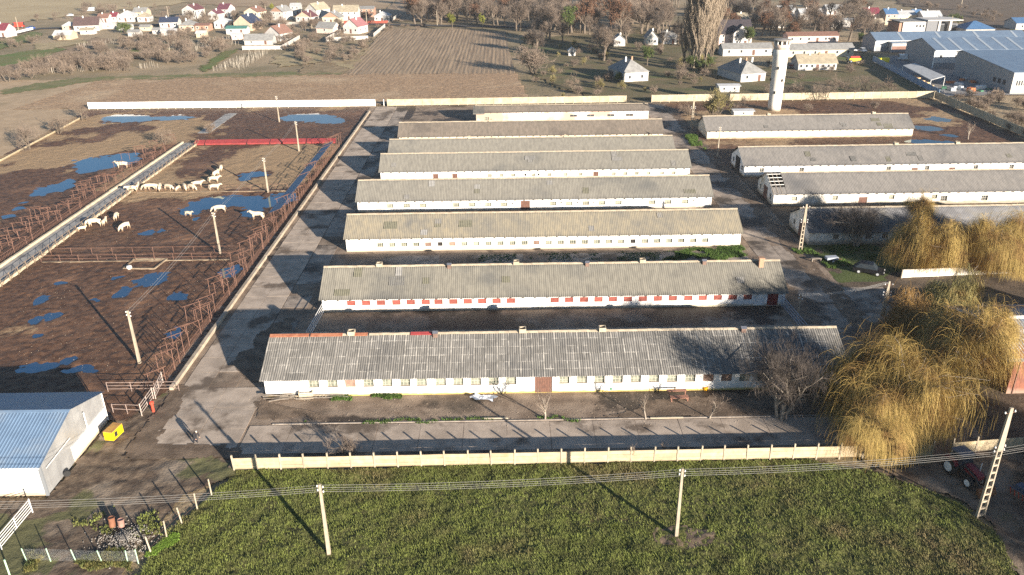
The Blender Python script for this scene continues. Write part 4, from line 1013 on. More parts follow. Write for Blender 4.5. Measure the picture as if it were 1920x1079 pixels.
m_cow = M('cream_hide', (.62, .53, .40), (.52, .43, .31), 2.0, rough=.85, rand=.10, c3=(.36, .26, .17), s3=1.6, lo3=.58, hi3=.8, base=(.55, (.26, .17, .10)))
def cow_mesh(pose):
    head = {'up': [(1.02, 0, 1.32, .20), (1.28, 0, 1.48, .15), (1.52, 0, 1.38, .11), (1.68, 0, 1.25, .085)],
            'graze': [(1.05, 0, 1.05, .20), (1.32, 0, .72, .15), (1.45, 0, .45, .11), (1.50, 0, .22, .085)],
            'turn': [(1.0, .06, 1.25, .20), (1.18, .28, 1.35, .15), (1.22, .52, 1.25, .11), (1.22, .68, 1.1, .085)]}[pose]
    N_ = [(0, 0, 1.03, .33, .40), (-.45, 0, 1.06, .33, .37), (-.85, 0, 1.14, .27, .30), (.42, 0, 1.04, .31, .39), (.78, 0, 1.12, .25, .32)]
    E_ = [(0, 1), (1, 2), (0, 3), (3, 4)]
    k = len(N_); N_ += [h+(h[3],) for h in head]; E_ += [(4, k), (k, k+1), (k+1, k+2), (k+2, k+3)]
    for s in (-1, 1):                                            # ears
        N_.append((head[1][0]-.03, head[1][1]+s*.25, head[1][2]+.05, .035, .05)); E_.append((k+1, len(N_)-1))
    st = {'up': .0, 'graze': .10, 'turn': -.06}[pose]
    for (x, s, a) in ((.68, 1, st), (.68, -1, -st)):             # front legs
        i = len(N_); N_ += [(x, s*.19, .75, .13, .13), (x+a*.6, s*.19, .42, .075, .075), (x+a, s*.19, .10, .055, .055), (x+a+.05, s*.19, .03, .07, .06)]
        E_ += [(4, i), (i, i+1), (i+1, i+2), (i+2, i+3)]
    for (x, s, a) in ((-.80, 1, -st), (-.80, -1, st)):           # hind legs, hock pointing back
        i = len(N_); N_ += [(x+.08, s*.19, .80, .17, .15), (x-.14+a*.6, s*.18, .48, .085, .08), (x-.06+a, s*.18, .10, .055, .055), (x+a, s*.18, .03, .07, .06)]
        E_ += [(2, i), (i, i+1), (i+1, i+2), (i+2, i+3)]
    i = len(N_); N_ += [(-1.10, 0, 1.22, .04, .04), (-1.16, 0, .85, .025, .025), (-1.15, 0, .52, .045, .045)]; E_ += [(2, i), (i, i+1), (i+1, i+2)]
    return skin_mesh('cow', N_, E_, m_cow)
COW = {k: cow_mesh(k) for k in ('up', 'graze', 'turn')}
g1 = 'cattle feeding along the kerb'; g2 = 'cattle in the pen'
for (px_, py_, pose, az, s, lab, grp) in (
  (415, 321, 'graze', 100, .95, 'cream cow walking off behind the two standing by the rail', None), (406, 332, 'turn', 75, 1, 'cream cow seen from behind near the small puddle', None),
  (402, 343, 'up', 5, 1, 'cream cow standing broadside above the one at the rail', None), (403, 358, 'up', 0, 1, 'cream cow standing broadside at the pipe rail', None),
  (371, 352, 'up', 10, 1, 'cream cow with raised head behind the feeding row', None),
  (360, 358, 'graze', -30, 1, 'cream cow feeding in the row along the kerb', g1), (347, 357, 'graze', -60, 1, 'cream cow feeding in the row along the kerb', g1), (335, 358, 'graze', -95, .75, 'small cream calf in the row along the kerb', None),
  (317, 358, 'graze', -25, 1, 'cream cow feeding in the row along the kerb', g1), (301, 357, 'graze', -75, 1.05, 'cream cow feeding in the row along the kerb', g1), (289, 358, 'graze', -10, 1.1, 'cream cow feeding in the row along the kerb', g1), (281, 358, 'graze', -170, 1.1, 'cream cow feeding in the row along the kerb', g1),
  (248, 361, 'turn', 190, 1, 'cream cow at the trough wall of the feed alley', g2), (259, 356, 'up', 100, .85, 'cream young cow behind the one at the trough wall', None),
  (354, 406, 'up', -20, .72, 'cream calf alone at the edge of the big puddle', None), (412, 399, 'graze', 190, 1.05, 'cream cow drinking from the big puddle behind the pole', None), (484, 412, 'up', 175, 1.1, 'cream cow walking away from the big puddle by the shelter', None),
  (235, 432, 'graze', -110, 1, 'cream cow grazing alone and facing the double rail fence', None), (155, 434, 'turn', 30, .65, 'cream calf beside the feed alley', None), (178, 425, 'graze', 185, 1.1, 'cream cow standing broadside by the feed alley with a calf behind it', None),
  (197, 422, 'up', 95, .8, 'cream calf tucked behind the broadside cow by the alley', None), (219, 412, 'graze', 100, .95, 'cream cow facing away towards the red trough', None), (230, 316, 'up', 185, 1.1, 'cream cow alone beyond the feed alley near the blue puddle', None)):
    o = inst('cow', COW[pose], None, at(px_, py_, -.02), R(az), s); tag(o, lab, 'cow', grp)

# person stooping on the concrete
m_cloth = M('dark_clothes', (.022, .022, .026), rough=.85)
m_skin = M('skin', (.50, .30, .21), rough=.6)
t = thing('person', 'person in dark clothes stooping forward on the concrete', 'person', at(367, 831), R(-35))
Np = [(0, 0, .92, .22, .20), (.12, 0, 1.12, .22, .20), (.30, 0, 1.32, .25, .21), (.42, 0, 1.42, .09, .09)]
Ep = [(0, 1), (1, 2), (2, 3)]
for s in (-1, 1):
    i = len(Np); Np += [(0, s*.11, .80, .14, .14), (.06+.04*s, s*.13, .48, .11, .11), (-.04+.1*s, s*.13, .12, .08, .08), (.08+.1*s, s*.14, .05, .05, .06)]; Ep += [(0, i), (i, i+1), (i+1, i+2), (i+2, i+3)]
    i = len(Np); Np += [(.30, s*.21, 1.33, .10, .10), (.38, s*.27, 1.05, .08, .08), (.52, s*.22, .84, .06, .06)]; Ep += [(2, i), (i, i+1), (i+1, i+2)]
inst('body', skin_mesh('body', Np, Ep, m_cloth), t)
b = skin_mesh('head', [(.42, 0, 1.40, .06, .06), (.50, 0, 1.50, .085, .10), (.55, 0, 1.57, .095, .105), (.60, 0, 1.50, .03, .03)], [(0, 1), (1, 2), (1, 3)], m_skin)
inst('head', b, t); inst('hair', skin_mesh('hair', [(.50, 0, 1.59, .10, .10), (.56, 0, 1.635, .09, .09)], [(0, 1)], M('pale_cap', (.62, .58, .52), rough=.8)), t)
for s in (-1, 1):
    hb = MB()
    for f in range(5): hb.tube([(.53, s*.22, .82), (.56+.012*f, s*.22+(f-2)*.018, .77), (.57, s*.22+(f-2)*.018, .73+.004*abs(f-2))], [.03, .010, .008], 5)
    hb.build('hand', m_skin, t)

# vehicles
m_tyre = MATS['black_rubber']; m_rim = M('steel_rim', (.55, .56, .57), (.42, .43, .44), 2, rough=.45)
def wheel(parent, x, y, r, w, rim=m_rim):
    t_ = MB().tube([(x, y-w/2, r), (x, y-w*.4, r), (x, y+w*.4, r), (x, y+w/2, r)], [r*.9, r, r, r*.9], 18).build('wheel', m_tyre, parent)
    for s in (-1, 1): MB().tube([(x, y+s*(w/2-.02), r), (x, y+s*(w/2+.015), r)], r*.58, 14).build('rim', rim, t_)
    return t_
m_glassv = M('vehicle_glass', (.03, .04, .05), rough=.06, spec=.6)
def car(label, base, rz, m, cat='car', L=4.3, W=1.75, H=1.5, van=False, group=None, name='car'):
    t = thing(name, label, cat, base, rz, group)
    body = [(0, .35), (.05, .75), (.9, .92), (L-.55, .95), (L, .85), (L, .35)]
    vs = []; b = MB()
    b.prism(body, 'y', -W/2, W/2).build('body', m, t)
    if van: cab = [(.75, .92), (1.25, H+.35), (L-.1, H+.4), (L-.05, .95)]
    else: cab = [(1.0, .925), (1.65, H), (L-.9, H), (L-.2, .955)]
    vs = []
    for s, ins in ((-1, 0), (1, 0)):
        for k, (x, z) in enumerate(cab): vs.append((x, s*(W/2-(.16 if k in (1, 2) else .05)), z))
    MB().add(vs, [(3, 2, 1, 0), (4, 5, 6, 7), (0, 1, 5, 4), (1, 2, 6, 5), (2, 3, 7, 6)]).build('cabin', m_glassv, t)
    zc = cab[1][1]; MB().box(cab[1][0]-.03, cab[2][0]+.05, -W/2+.14, W/2-.14, zc+.004, zc+.05).build('roof', m, t)
    if van: MB().box(2.0, L-.12, -W/2-.004, W/2+.004, .9, zc).build('side_panel', m, t)
    for x in (.85, L-.85):
        for s in (-1, 1): wheel(t, x, s*(W/2-.1), .33, .2)
    for s in (-1, 1): MB().box(-.02, .06, s*W*.36-.16, s*W*.36+.16, .6, .74).build('headlight', m_whitep, t); MB().box(L-.03, L+.015, s*W*.4-.1, s*W*.4+.1, .65, .85).build('tail_light', m_red, t)
    MB().box(-.08, .1, -W/2+.05, W/2-.05, .3, .48).build('bumper', MATS['black_steel'], t)
    return t
m_black = M('black_car_paint', (.012, .012, .014), rough=.3, spec=.4); m_wcar = M('white_car_paint', (.75, .75, .75), rough=.25); m_rcar = M('red_truck_paint', (.5, .05, .03), rough=.3); m_bcar = M('blue_car_paint', (.05, .12, .4), rough=.3); m_scar = M('silver_car_paint', (.4, .42, .44), rough=.25)
car('black car parked in the shade by the willows', at(1657, 517), R(152), m_black, H=1.6)
# tractor with loader, in the willow's shade
A = at(1826, 912); t = thing('tractor', 'red and black tractor with front loader in the willow shade', 'tractor', at(1786, 880), math.atan2((A-at(1786, 880)).y, (A-at(1786, 880)).x))
m_trr = M('tractor_red', (.22, .018, .028), (.15, .02, .025), 2, rough=.5); m_trb = MATS['black_steel']
MB().box(.3, 3.0, -.38, .38, .65, 1.05).build('chassis', m_trb, t)
MB().prism([(1.5, 1.05), (1.5, 1.75), (2.9, 1.6), (3.15, 1.4), (3.15, 1.05)], 'y', -.36, .36).build('hood', m_trr, t)
MB().prism([(-.1, 1.2), (.1, 2.45), (1.25, 2.45), (1.5, 1.2)], 'y', -.62, .62).build('cab', m_glassv, t)
MB().box(-.1, 1.35, -.72, .72, 2.454, 2.58).build('cab_roof', M('cab_roof_grey', (.10, .11, .13), rough=.5), t)
for s in (-1, 1):
    wheel(t, .35, s*.85, .82, .42, m_whitep); wheel(t, 2.65, s*.78, .56, .32, m_whitep)
    MB().prism([(-.4, 1.35), (-.2, 1.72), (.8, 1.75), (1.1, 1.3), (.8, 1.66), (-.15, 1.64)], 'y', s*.62, s*1.05).build('fender', m_trr, t)
    MB().tube([(1.5, s*.5, 1.7), (3.0, s*.5, 1.35), (3.9, s*.5, .6)], .09, 5).build('loader_arm', m_trb, t)
MB().tube([(2.6, .3, 1.6), (2.6, .3, 2.5)], .045, 6).build('exhaust', m_rim, t)
MB().prism([(3.85, .15), (3.8, .75), (3.95, .8), (4.35, .1), (4.3, .05)], 'y', -.95, .95).build('bucket', M('orange_bucket', (.16, .07, .03), rough=.7), t)
# machine parked at the right edge
t = thing('seed_drill', 'blue and red farm implement parked under the bushes', 'implement', at(1905, 938), .4)
for k in range(3): MB().tube([(k*.5, -.9, 1.0-k*.1), (k*.5, .9, 1.0-k*.1)], .07, 5).build('beam', M('implement_blue', (.05, .07, .11), rough=.6), t)
for k in range(5): MB().tube([(0, -.8+k*.4, 1.0), (.3, -.8+k*.4, .1)], .04, 5).build('tine', m_rcar, t)
MB().box(.1, .9, -.5, .5, 1.0, 1.4).build('hopper', MATS['implement_blue'], t); wheel(t, .3, -1.0, .4, .2)
# trailers by the road
t = thing('cart', 'small grey cart by the car with a tin bed', 'cart', at(1558, 491), .1)
MB().box(-.9, .9, -.5, .5, .45, .85).build('bed', M('cart_tin', (.35, .38, .42), rough=.5), t); wheel(t, 0, -.6, .3, .12); wheel(t, 0, .6, .3, .12); MB().bar((.9, 0, .5), (1.8, 0, .3), .06).build('drawbar', m_rustpipe, t)
t = thing('bench', 'low timber bench standing on the shaded grass', 'bench', at(1530, 490), .1)
MB().box(-.8, .8, -.25, .25, .42, .5).build('seat', m_timber, t)
for x in (-.7, .7): MB().box(x-.06, x+.06, -.2, .2, 0, .42).build('leg', m_timber, t)

# things along the front barn
rs = random.Random(12)
for k in range(26):
    p_ = at(rs.uniform(520, 640), rs.uniform(737, 752)); L = rs.uniform(1.6, 3.6); lvl = .05+.10*(k//6)
    tag(MB().box(-L/2, L/2, -.09, .09, -.02, .03).build('plank', m_timber, None, (p_.x, min(p_.y, 76.6), lvl), rs.gauss(0, .13)), 'old plank on the timber heap against the front barn wall', 'plank', 'planks heaped by the front barn')
lad = thing('ladder', 'pale wooden ladder lying before the timber heap', 'ladder', at(553, 752), .05); m_lad = M('pale_timber', (.55, .47, .34), (.45, .38, .27), 3)
for y in (0, .42): MB().box(0, 3.6, y-.03, y+.03, .3, .36).build('rail', m_lad, lad)
for k in range(10): MB().box(.15+k*.36, .19+k*.36, .03, .39, .315, .345).build('rung', m_lad, lad)
for (px_, py_, l, w, rz) in ((575, 745, 'pale board crate on the timber heap', 1.5, .1), (620, 738, 'tan board crate against the barn wall by the timber heap', 2.0, 0)):
    t = thing('crate', l, 'crate', at(px_, py_), rz)
    for j in range(4): MB().box(-w/2, w/2, -.45, -.40, .05+j*.2, .2+j*.2).build('slat', m_lad, t); MB().box(-w/2, w/2, .40, .45, .05+j*.2, .2+j*.2).build('slat', m_lad, t)
    for x in (-w/2, w/2): MB().box(x-.03, x+.03, -.4, .4, 0, .85).build('end', m_lad, t)
    MB().box(-w/2+.04, w/2-.04, -.38, .38, .3, .34).build('floor', m_timber, t)
# plastic sheet
X, Y = np.meshgrid(np.linspace(-1.3, 1.3, 26), np.linspace(-.5, .5, 12)); Z = .08+.5*np.maximum(0, fbm(X*1.4, Y*2.2, 1.6, 3, 5)-.42)
i = np.arange(26*12).reshape(12, 26); F = np.stack([i[:-1, :-1], i[:-1, 1:], i[1:, 1:], i[1:, :-1]], -1).reshape(-1, 4)
tag(inst('plastic_sheet', np_mesh('plastic_sheet', np.stack([X+.3*np.sin(Y*5), Y-.18*X+.12*np.sin(X*4), Z], -1).reshape(-1, 3), F, M('silvery_plastic', (.72, .76, .82), (.35, .4, .48), 2.2, rough=.25, spec=.6), True), None, at(907, 747)), 'crumpled silvery plastic sheet on the earth before the barn', 'tarpaulin')
t = thing('table', 'rusty brown table and bench set by the front barn', 'table', at(1270, 748), .05); m_rt = M('table_top_brown', (.36, .18, .12), (.28, .14, .1), 2)
MB().box(-1.1, 1.1, .35, .75, .72, .78).build('back_board', m_rt, t); MB().box(-.9, 1.1, -.7, -.1, .45, .52).build('seat', m_rt, t)
for x in (-.8, 1.0):
    for y in (-.6, -.2): MB().box(x-.04, x+.04, y-.04, y+.04, 0, .45).build('leg', m_rt, t)
    MB().box(x-.04, x+.04, .5, .58, 0, .72).build('leg', m_rt, t)
for (px_, py_, c_, l) in ((1322, 731, (.85, .42, .02), 'orange bucket at the foot of the front barn wall'), (1145, 732, (.05, .22, .13), 'dark green tub by the front barn wall'), (1050, 733, (.65, .12, .04), 'red orange canister near the brown barn door')):
    n_ = 'bucket_%d' % px_; tag(MB().lathe([(.26, 0), (.34, .45), (.36, .47), (.31, .47), (.24, .06)], 12).build('bucket', M(n_, c_, rough=.4), None, at(px_, py_)), l, 'bucket')
tag(MB().tube([(0, -.15, .3), (0, .15, .3)], .3, 14).build('tyre', m_tyre, None, at(1556, 735), 1.2), 'black tyre standing against the barn end under the bare tree', 'tyre')
for (px_, py_, L, l) in ((930, 786, 2.6, 'pale plank lying along the kerb between two young trees'), (1250, 785, 3.5, 'grey plank lying along the kerb beside a young leaning tree')):
    tag(MB().box(-L/2, L/2, -.1, .1, .06, .14).build('plank', m_lad, None, at(px_, py_)), l, 'plank')
# rubbish and stones scattered on the ground are part of the yard
rb = MB()
for k in range(420):
    px_ = rs.uniform(460, 1560); py_ = rs.uniform(735, 800); p_ = at(px_, py_); s = rs.uniform(.02, .06)
    if p_.y > 76.9: continue
    rb.add([(p_.x-s, p_.y-s, .02), (p_.x+s, p_.y-s*.5, .02), (p_.x, p_.y+s, .02), (p_.x, p_.y, .02+s)], [(0, 1, 3), (1, 2, 3), (2, 0, 3)])
for k in range(500):
    p_ = at(rs.uniform(30, 460), rs.uniform(420, 700)); s = rs.uniform(.02, .05)
    rb.add([(p_.x-s, p_.y-s, .0), (p_.x+s, p_.y-s*.5, .0), (p_.x, p_.y+s, .0), (p_.x, p_.y, .03+s)], [(0, 1, 3), (1, 2, 3), (2, 0, 3)])
tag(struct(rb.build('rubble', M('pale_stone', (.33, .27, .2), (.2, .16, .12), 2)), 'stuff'), 'scattered small stones and litter on the yard earth', 'rubble')
# ------------------------------------------------------------------ trees
def rvec(rnd): 
    return Vector((rnd.gauss(0, 1), rnd.gauss(0, 1), rnd.gauss(0, 1))).normalized()
def grow(rnd, p, d, L, r, lev, mx, out, spread=.7, up=.25, kids=(6, 5, 5, 5, 4), shrink=.62, wig=.16, tmin=.35, nseg=4):
    pts = [Vector(p)]; d = Vector(d).normalized()
    for k in range(nseg):
        d = (d+rvec(rnd)*wig+Vector((0, 0, up*.3))).normalized(); pts.append(pts[-1]+d*(L/nseg))
    out.append((pts, [r*(1-.6*k/nseg) for k in range(nseg+1)], lev))
    if lev >= mx: return
    n = kids[min(lev, len(kids)-1)]
    for i in range(n):
        t = tmin+(1-tmin)*(i+rnd.random())/n
        k = min(nseg-1, int(t*nseg)); q = pts[k]+(pts[k+1]-pts[k])*(t*nseg-k)
        dd = (pts[k+1]-pts[k]).normalized(); side = dd.cross(rvec(rnd)).normalized()
        a = spread*rnd.uniform(.6, 1.3)
        nd = dd*math.cos(a)+side*math.sin(a)+Vector((0, 0, up*.5))
        grow(rnd, q, nd, L*shrink*rnd.uniform(.75, 1.25)*(1.15-.35*t), r*(.42 if lev else .5)*(1.1-.3*t), lev+1, mx, out, spread, up, kids, shrink, wig, .2, max(2, nseg-1))
def limbs(out, pred, minr, sides):
    'tubes (and flat ribbons for twigs) of all branches chosen by pred; one mesh'
    Vs = []; Fs = []; o = 0
    for pts, rad, lev in out:
        if not pred(lev): continue
        n = sides(lev)
        P_ = np.array([tuple(p) for p in pts]); k = len(P_); rr = np.maximum(np.array(rad), minr)
        d = np.gradient(P_, axis=0); d /= np.linalg.norm(d, axis=1)[:, None]+1e-9
        ref = np.array([.31, .17, .93]) if abs(d[0, 2]) < .9 else np.array([1., .2, 0])
        u = np.cross(d, ref); u /= np.linalg.norm(u, axis=1)[:, None]+1e-9; w = np.cross(d, u)
        if n == 2:
            V = np.stack([P_-u*rr[:, None], P_+u*rr[:, None]], 1).reshape(-1, 3)
            i = np.arange(k-1)*2; F = np.stack([i, i+1, i+3, i+2], -1)
        else:
            a = 2*math.pi*np.arange(n)/n
            V = (P_[:, None]+rr[:, None, None]*(u[:, None]*np.cos(a)[None, :, None]+w[:, None]*np.sin(a)[None, :, None])).reshape(-1, 3)
            i = np.arange((k-1)*n).reshape(k-1, n); j = np.roll(i, -1, 1)
            F = np.stack([i, j, j+n, i+n], -1).reshape(-1, 4)
        Vs.append(V); Fs.append(F+o); o += len(V)
    return np.concatenate(Vs), np.concatenate(Fs)
PROTO = {}
m_bark = M('bark', (.17, .135, .10), (.10, .08, .062), 3, rough=.95)
m_paleb = M('pale_bark', (.34, .29, .23), (.22, .185, .15), 3, rough=.95)
m_twig = M('grey_twigs', (.22, .17, .13), (.15, .115, .09), .5, rough=.95, rand=.18)
m_twigp = M('pinkish_twigs', (.235, .18, .135), (.16, .12, .09), .5, rough=.95, rand=.15)
m_twigy = M('olive_twigs', (.27, .225, .09), (.18, .155, .07), .5, rough=.95, rand=.15)
m_twigb = M('dark_twigs', (.11, .09, .075), (.075, .06, .05), .5, rough=.95, rand=.15)
m_pop = M('poplar_twigs', (.36, .29, .21), (.26, .205, .15), .5, rough=.95)
m_leafb = M('brown_leaves', (.155, .08, .045), (.115, .06, .036), .6, rough=.9, rand=.15)
m_leafg = M('evergreen_leaves', (.055, .085, .025), (.10, .12, .03), .7, rough=.85, rand=.2)
m_leafy = M('yellow_green_leaves', (.20, .20, .03), (.13, .14, .03), .7, rough=.85, rand=.15)
def tree_proto(key, seed, h, barkm, twigm, style='oak', mx=5, kids=(7, 6, 5, 5, 4), spread=.75, up=.2, minr=.011, trunk=.35, leaves=None, nleaf=0, stems=1, lsz=.12):
    rnd = random.Random(seed); out = []
    for s in range(stems):
        if stems > 1:
            a = 2*math.pi*s/stems+rnd.random(); tilt = rnd.uniform(.15, .65)*spread
            d = (math.cos(a)*math.sin(tilt), math.sin(a)*math.sin(tilt), math.cos(tilt)); p = (math.cos(a)*.12, math.sin(a)*.12, -.15)
        else: d = (0, 0, 1); p = (0, 0, -.2)
        grow(rnd, p, d, h*trunk*(1 if stems == 1 else rnd.uniform(.7, 1.15)), h*(.026 if style != 'col' else .009)/(1 if stems == 1 else 1.7), 0, mx, out, spread, up, kids, .64 if style != 'col' else .42, .16, .35 if style != 'col' else .04, 4 if style != 'col' else 12)
    top = max(p.z for o in out for p in o[0]); k = h/top
    out = [([p*k for p in pts], [x*k for x in rad], lev) for pts, rad, lev in out]
    tv = limbs(out, lambda l: l <= 1, .02, lambda l: 7 if l == 0 else 5)
    cv = limbs(out, lambda l: l >= 2, minr, lambda l: 4 if l == 2 else (3 if l == 3 else 2))
    tm = np_mesh('trunk', *tv, barkm, True); cm = [np_mesh('crown', *cv, twigm)]
    if leaves:
        ends = [o[0][-1] for o in out if o[2] >= mx-1]; Lp = np.array([tuple(rnd.choice(ends)+rvec(rnd)*rnd.uniform(0, .35)) for _ in range(nleaf)])
        rs = np.random.RandomState(seed); a = rs.normal(0, 1, (nleaf, 3)); a /= np.linalg.norm(a, axis=1)[:, None]; b = np.cross(a, rs.normal(0, 1, (nleaf, 3))); b /= np.linalg.norm(b, axis=1)[:, None]
        sz = lsz*rs.uniform(.6, 1.5, (nleaf, 1)); V = np.stack([Lp-a*sz, Lp+b*sz*.6, Lp+a*sz, Lp-b*sz*.6], 1).reshape(-1, 3)
        cm.append(np_mesh('leaves', V, np.arange(nleaf*4).reshape(-1, 4), leaves))
    PROTO[key] = (tm, cm, h)
def willow_proto(key, seed, h, rad, nst, m, barkm, lens=(2.0, 5.5), wid=.028, up_only=.0):
    rnd = random.Random(seed); out = []
    grow(rnd, (0, 0, -.2), (0, 0, 1), h*.30, h*.045, 0, 3, out, .95, .30, (8, 6, 6), .80, .18, .45)
    ext = max(math.hypot(p.x, p.y) for o in out for p in o[0]); top = max(p.z for o in out for p in o[0])
    sx, sz = rad*.82/ext, h*.93/top
    ph = [rnd.uniform(0, 6.28) for _ in range(3)]
    def lobe(p):
        a = math.atan2(p.y, p.x); k = .86+.20*math.sin(2*a+ph[0])+.14*math.sin(3*a+ph[1]); z = .90+.13*math.sin(2*a+ph[2])+.08*math.sin(5*a+ph[0]); return Vector((p.x*sx*k*1.1, p.y*sx*k*1.1, p.z*sz*z))
    out = [([lobe(p) for p in pts], rr, lev) for pts, rr, lev in out]
    cand = [o for o in out if o[2] >= 2 and rnd.random() < .5]; hang = []
    for k in range(nst):
        o = rnd.choice(cand); q = rnd.uniform(.15, 1)*(len(o[0])-1); i = min(int(q), len(o[0])-2); p = o[0][i]+(o[0][i+1]-o[0][i])*(q-i)
        d = Vector((p.x, p.y, 0)); d = d.normalized() if d.length > .1 else rvec(rnd)
        d = (d*.45+rvec(rnd)*.9+Vector((0, 0, rnd.uniform(-.1, .8)))).normalized(); L = rnd.uniform(*lens)*rnd.choice((.5, .8, 1, 1, 1.15)); n = 7
        pts = [p]
        for s in range(n):
            g = .18+.24*s; d = (d+Vector((rnd.gauss(0, .11), rnd.gauss(0, .11), -g*rnd.uniform(.55, 1.1)))).normalized(); nx = pts[-1]+d*(L/n)
            if nx.z < .5: break
            pts.append(nx)
        if len(pts) > 2: hang.append((pts, [wid*(1-.55*s/n) for s in range(len(pts))], 9))
    tm = np_mesh('trunk', *limbs(out, lambda l: l <= 1, .04, lambda l: 7), barkm, True)
    lm = np_mesh('branches', *limbs(out, lambda l: l >= 2, .02, lambda l: 4), m_paleb, True)
    cm = np_mesh('crown', *limbs(hang, lambda l: True, .008, lambda l: 2), m)
    PROTO[key] = (tm, [cm, lm], h)
def place(key, name, label, base, h=None, group=None, rz=None, cat='tree', wide=1.0):
    tm, cm, ph = PROTO[key]; s = (h or ph)/ph
    t = thing(name, label, cat, (base[0], base[1], base[2] if len(base) > 2 else 0), random.uniform(0, 6.28) if rz is None else rz, group, (s*wide, s*wide, s))
    inst('trunk', tm, t)
    for c in cm: inst(c.name.split('.')[0], c, t)
    return t
tree_proto('front', 21, 9.2, m_paleb, m_twigb, stems=4, spread=.95, up=.18, kids=(6, 6, 5, 4, 4), trunk=.42, minr=.009)
tree_proto('oak1', 1, 13, m_bark, m_twig, kids=(8, 6, 5, 5, 4), minr=.017)
tree_proto('oak2', 2, 13, m_bark, m_twigp, kids=(8, 6, 5, 5, 4), spread=.85, minr=.017)
tree_proto('tall1', 3, 16, m_bark, m_twig, spread=.55, up=.35, kids=(9, 6, 5, 5, 3), minr=.018)
tree_proto('dark1', 4, 14, m_bark, m_twigb, spread=.8, kids=(8, 6, 5, 5, 4), minr=.016)
tree_proto('brown1', 5, 11, m_bark, m_twigp, spread=.7, kids=(8, 5, 5, 4, 3), leaves=m_leafb, nleaf=5200, lsz=.16)
tree_proto('orch1', 6, 4.6, m_bark, m_twigp, stems=3, spread=.95, up=.12, kids=(5, 5, 5, 4, 4), trunk=.45, minr=.011, mx=4)
tree_proto('orch2', 7, 4.6, m_bark, m_twig, stems=2, spread=1.0, up=.15, kids=(6, 5, 5, 4, 4), trunk=.4, minr=.011, mx=4)
tree_proto('young', 8, 4.2, m_paleb, m_twig, spread=.6, up=.25, kids=(9, 5, 4, 3), trunk=.55, minr=.008, mx=3)
tree_proto('shrub1', 9, 3.0, m_bark, m_twig, stems=9, spread=.95, up=.2, kids=(5, 5, 4, 3), trunk=.5, minr=.013, mx=3)
tree_proto('shrub2', 10, 3.0, m_bark, m_twigp, stems=8, spread=1.05, up=.15, kids=(5, 5, 4, 3), trunk=.5, minr=.013, mx=3)
tree_proto('shrub3', 11, 3.0, m_bark, m_twigy, stems=10, spread=.8, up=.3, kids=(5, 5, 4, 3), trunk=.5, minr=.012, mx=3)
tree_proto('shrubg', 12, 3.0, m_bark, m_leafg, stems=7, spread=.8, up=.2, kids=(5, 4, 4, 3), trunk=.5, mx=3, leaves=m_leafg, nleaf=2600, lsz=.12)
tree_proto('ever1', 13, 8, m_bark, m_leafg, spread=.6, up=.3, kids=(12, 5, 4, 4, 3), trunk=.6, mx=4, leaves=m_leafg, nleaf=6500, lsz=.15)
tree_proto('ever2', 14, 8, m_bark, m_leafy, spread=.5, up=.4, kids=(12, 5, 4, 4, 3), trunk=.65, mx=4, leaves=m_leafy, nleaf=5200, lsz=.15)
tree_proto('poplar', 15, 32, m_bark, m_pop, style='col', spread=.30, up=.7, kids=(60, 9, 5, 3), trunk=.88, minr=.022, mx=3)
m_willow = M('golden_willow', (.43, .305, .095), (.33, .23, .07), .8, rough=.8, c3=(.22, .125, .04), s3=.42, lo3=.44, hi3=.66)
m_willowo = M('olive_willow', (.36, .31, .12), (.26, .215, .08), .8, rough=.85, c3=(.24, .14, .05), s3=.5)
m_willowb = M('brown_willow', (.32, .19, .06), (.22, .13, .045), .8, rough=.85)
willow_proto('willow1', 31, 10.0, 10.8, 24000, m_willow, m_paleb, (1.6, 6.4), .0135)
willow_proto('willow2', 32, 11.0, 6.8, 17000, m_willow, m_paleb, (1.8, 6.0), .0135)
willow_proto('willow3', 33, 9.5, 6.0, 12000, m_willowo, m_bark, (1.2, 3.2), .015)
willow_proto('willow4', 34, 9.0, 4.2, 9000, m_willowb, m_paleb, (1.5, 4.5), .015)

place('willow1', 'willow_tree', 'broad golden willow spilling over the concrete fence beside the front barn', at(1665, 806), 10.0, rz=.6)
place('willow2', 'willow_tree', 'tall golden willow before the brick coloured building', at(1812, 735), 11.0, rz=2.0, wide=1.12)
place('willow2', 'willow_tree', 'smaller golden willow trailing over the concrete fence onto the meadow', at(1648, 838), 6.8, rz=4.0, wide=1.15)
place('willow3', 'willow_tree', 'olive green tree between the willows, beside the lattice pole', at(1765, 612), 9.0, rz=.3)
place('willow1', 'willow_tree', 'golden willow leaning over the blue grey corrugated roof', at(1852, 690), 9.0, rz=3.3, wide=.62)
place('willow4', 'willow_tree', 'brown willow standing in shade next to the thin lattice pole', at(1690, 655), 8.5, rz=1.3)
for k, (x_, y_, h_) in enumerate(((57.5, 43, 11), (66, 50, 12), (62, 36, 10))): place('willow2', 'willow_tree', 'golden willow by the lane whose shadow covers the tractor', (x_, y_), h_, 'willows by the lane', rz=k*2.1)
gw = 'golden willows along the whitewashed wall'
for k, (px_, py_, h) in enumerate(((1706, 509, 9.5), (1762, 511, 8.8), (1830, 511, 9.6), (1893, 510, 10.2), (1955, 508, 10.0))):
    place('willow2' if k % 2 else 'willow1', 'willow_tree', 'golden willow hanging over the whitewashed wall', at(px_, py_), h, gw, rz=k*1.3, wide=.60 if k % 2 == 0 else 1.0)
place('willow2', 'willow_tree', 'golden willow rising behind the row at the whitewashed wall', at(1718, 440), 8.0, rz=2.2, wide=.8)
place('front', 'bare_tree', 'wide bare tree before the shaded white barn', at(1605, 463), 8.0, wide=1.15)
place('front', 'bare_tree', 'large bare many stemmed tree in front of the first barn', at(1463, 786), 9.2, rz=.8)
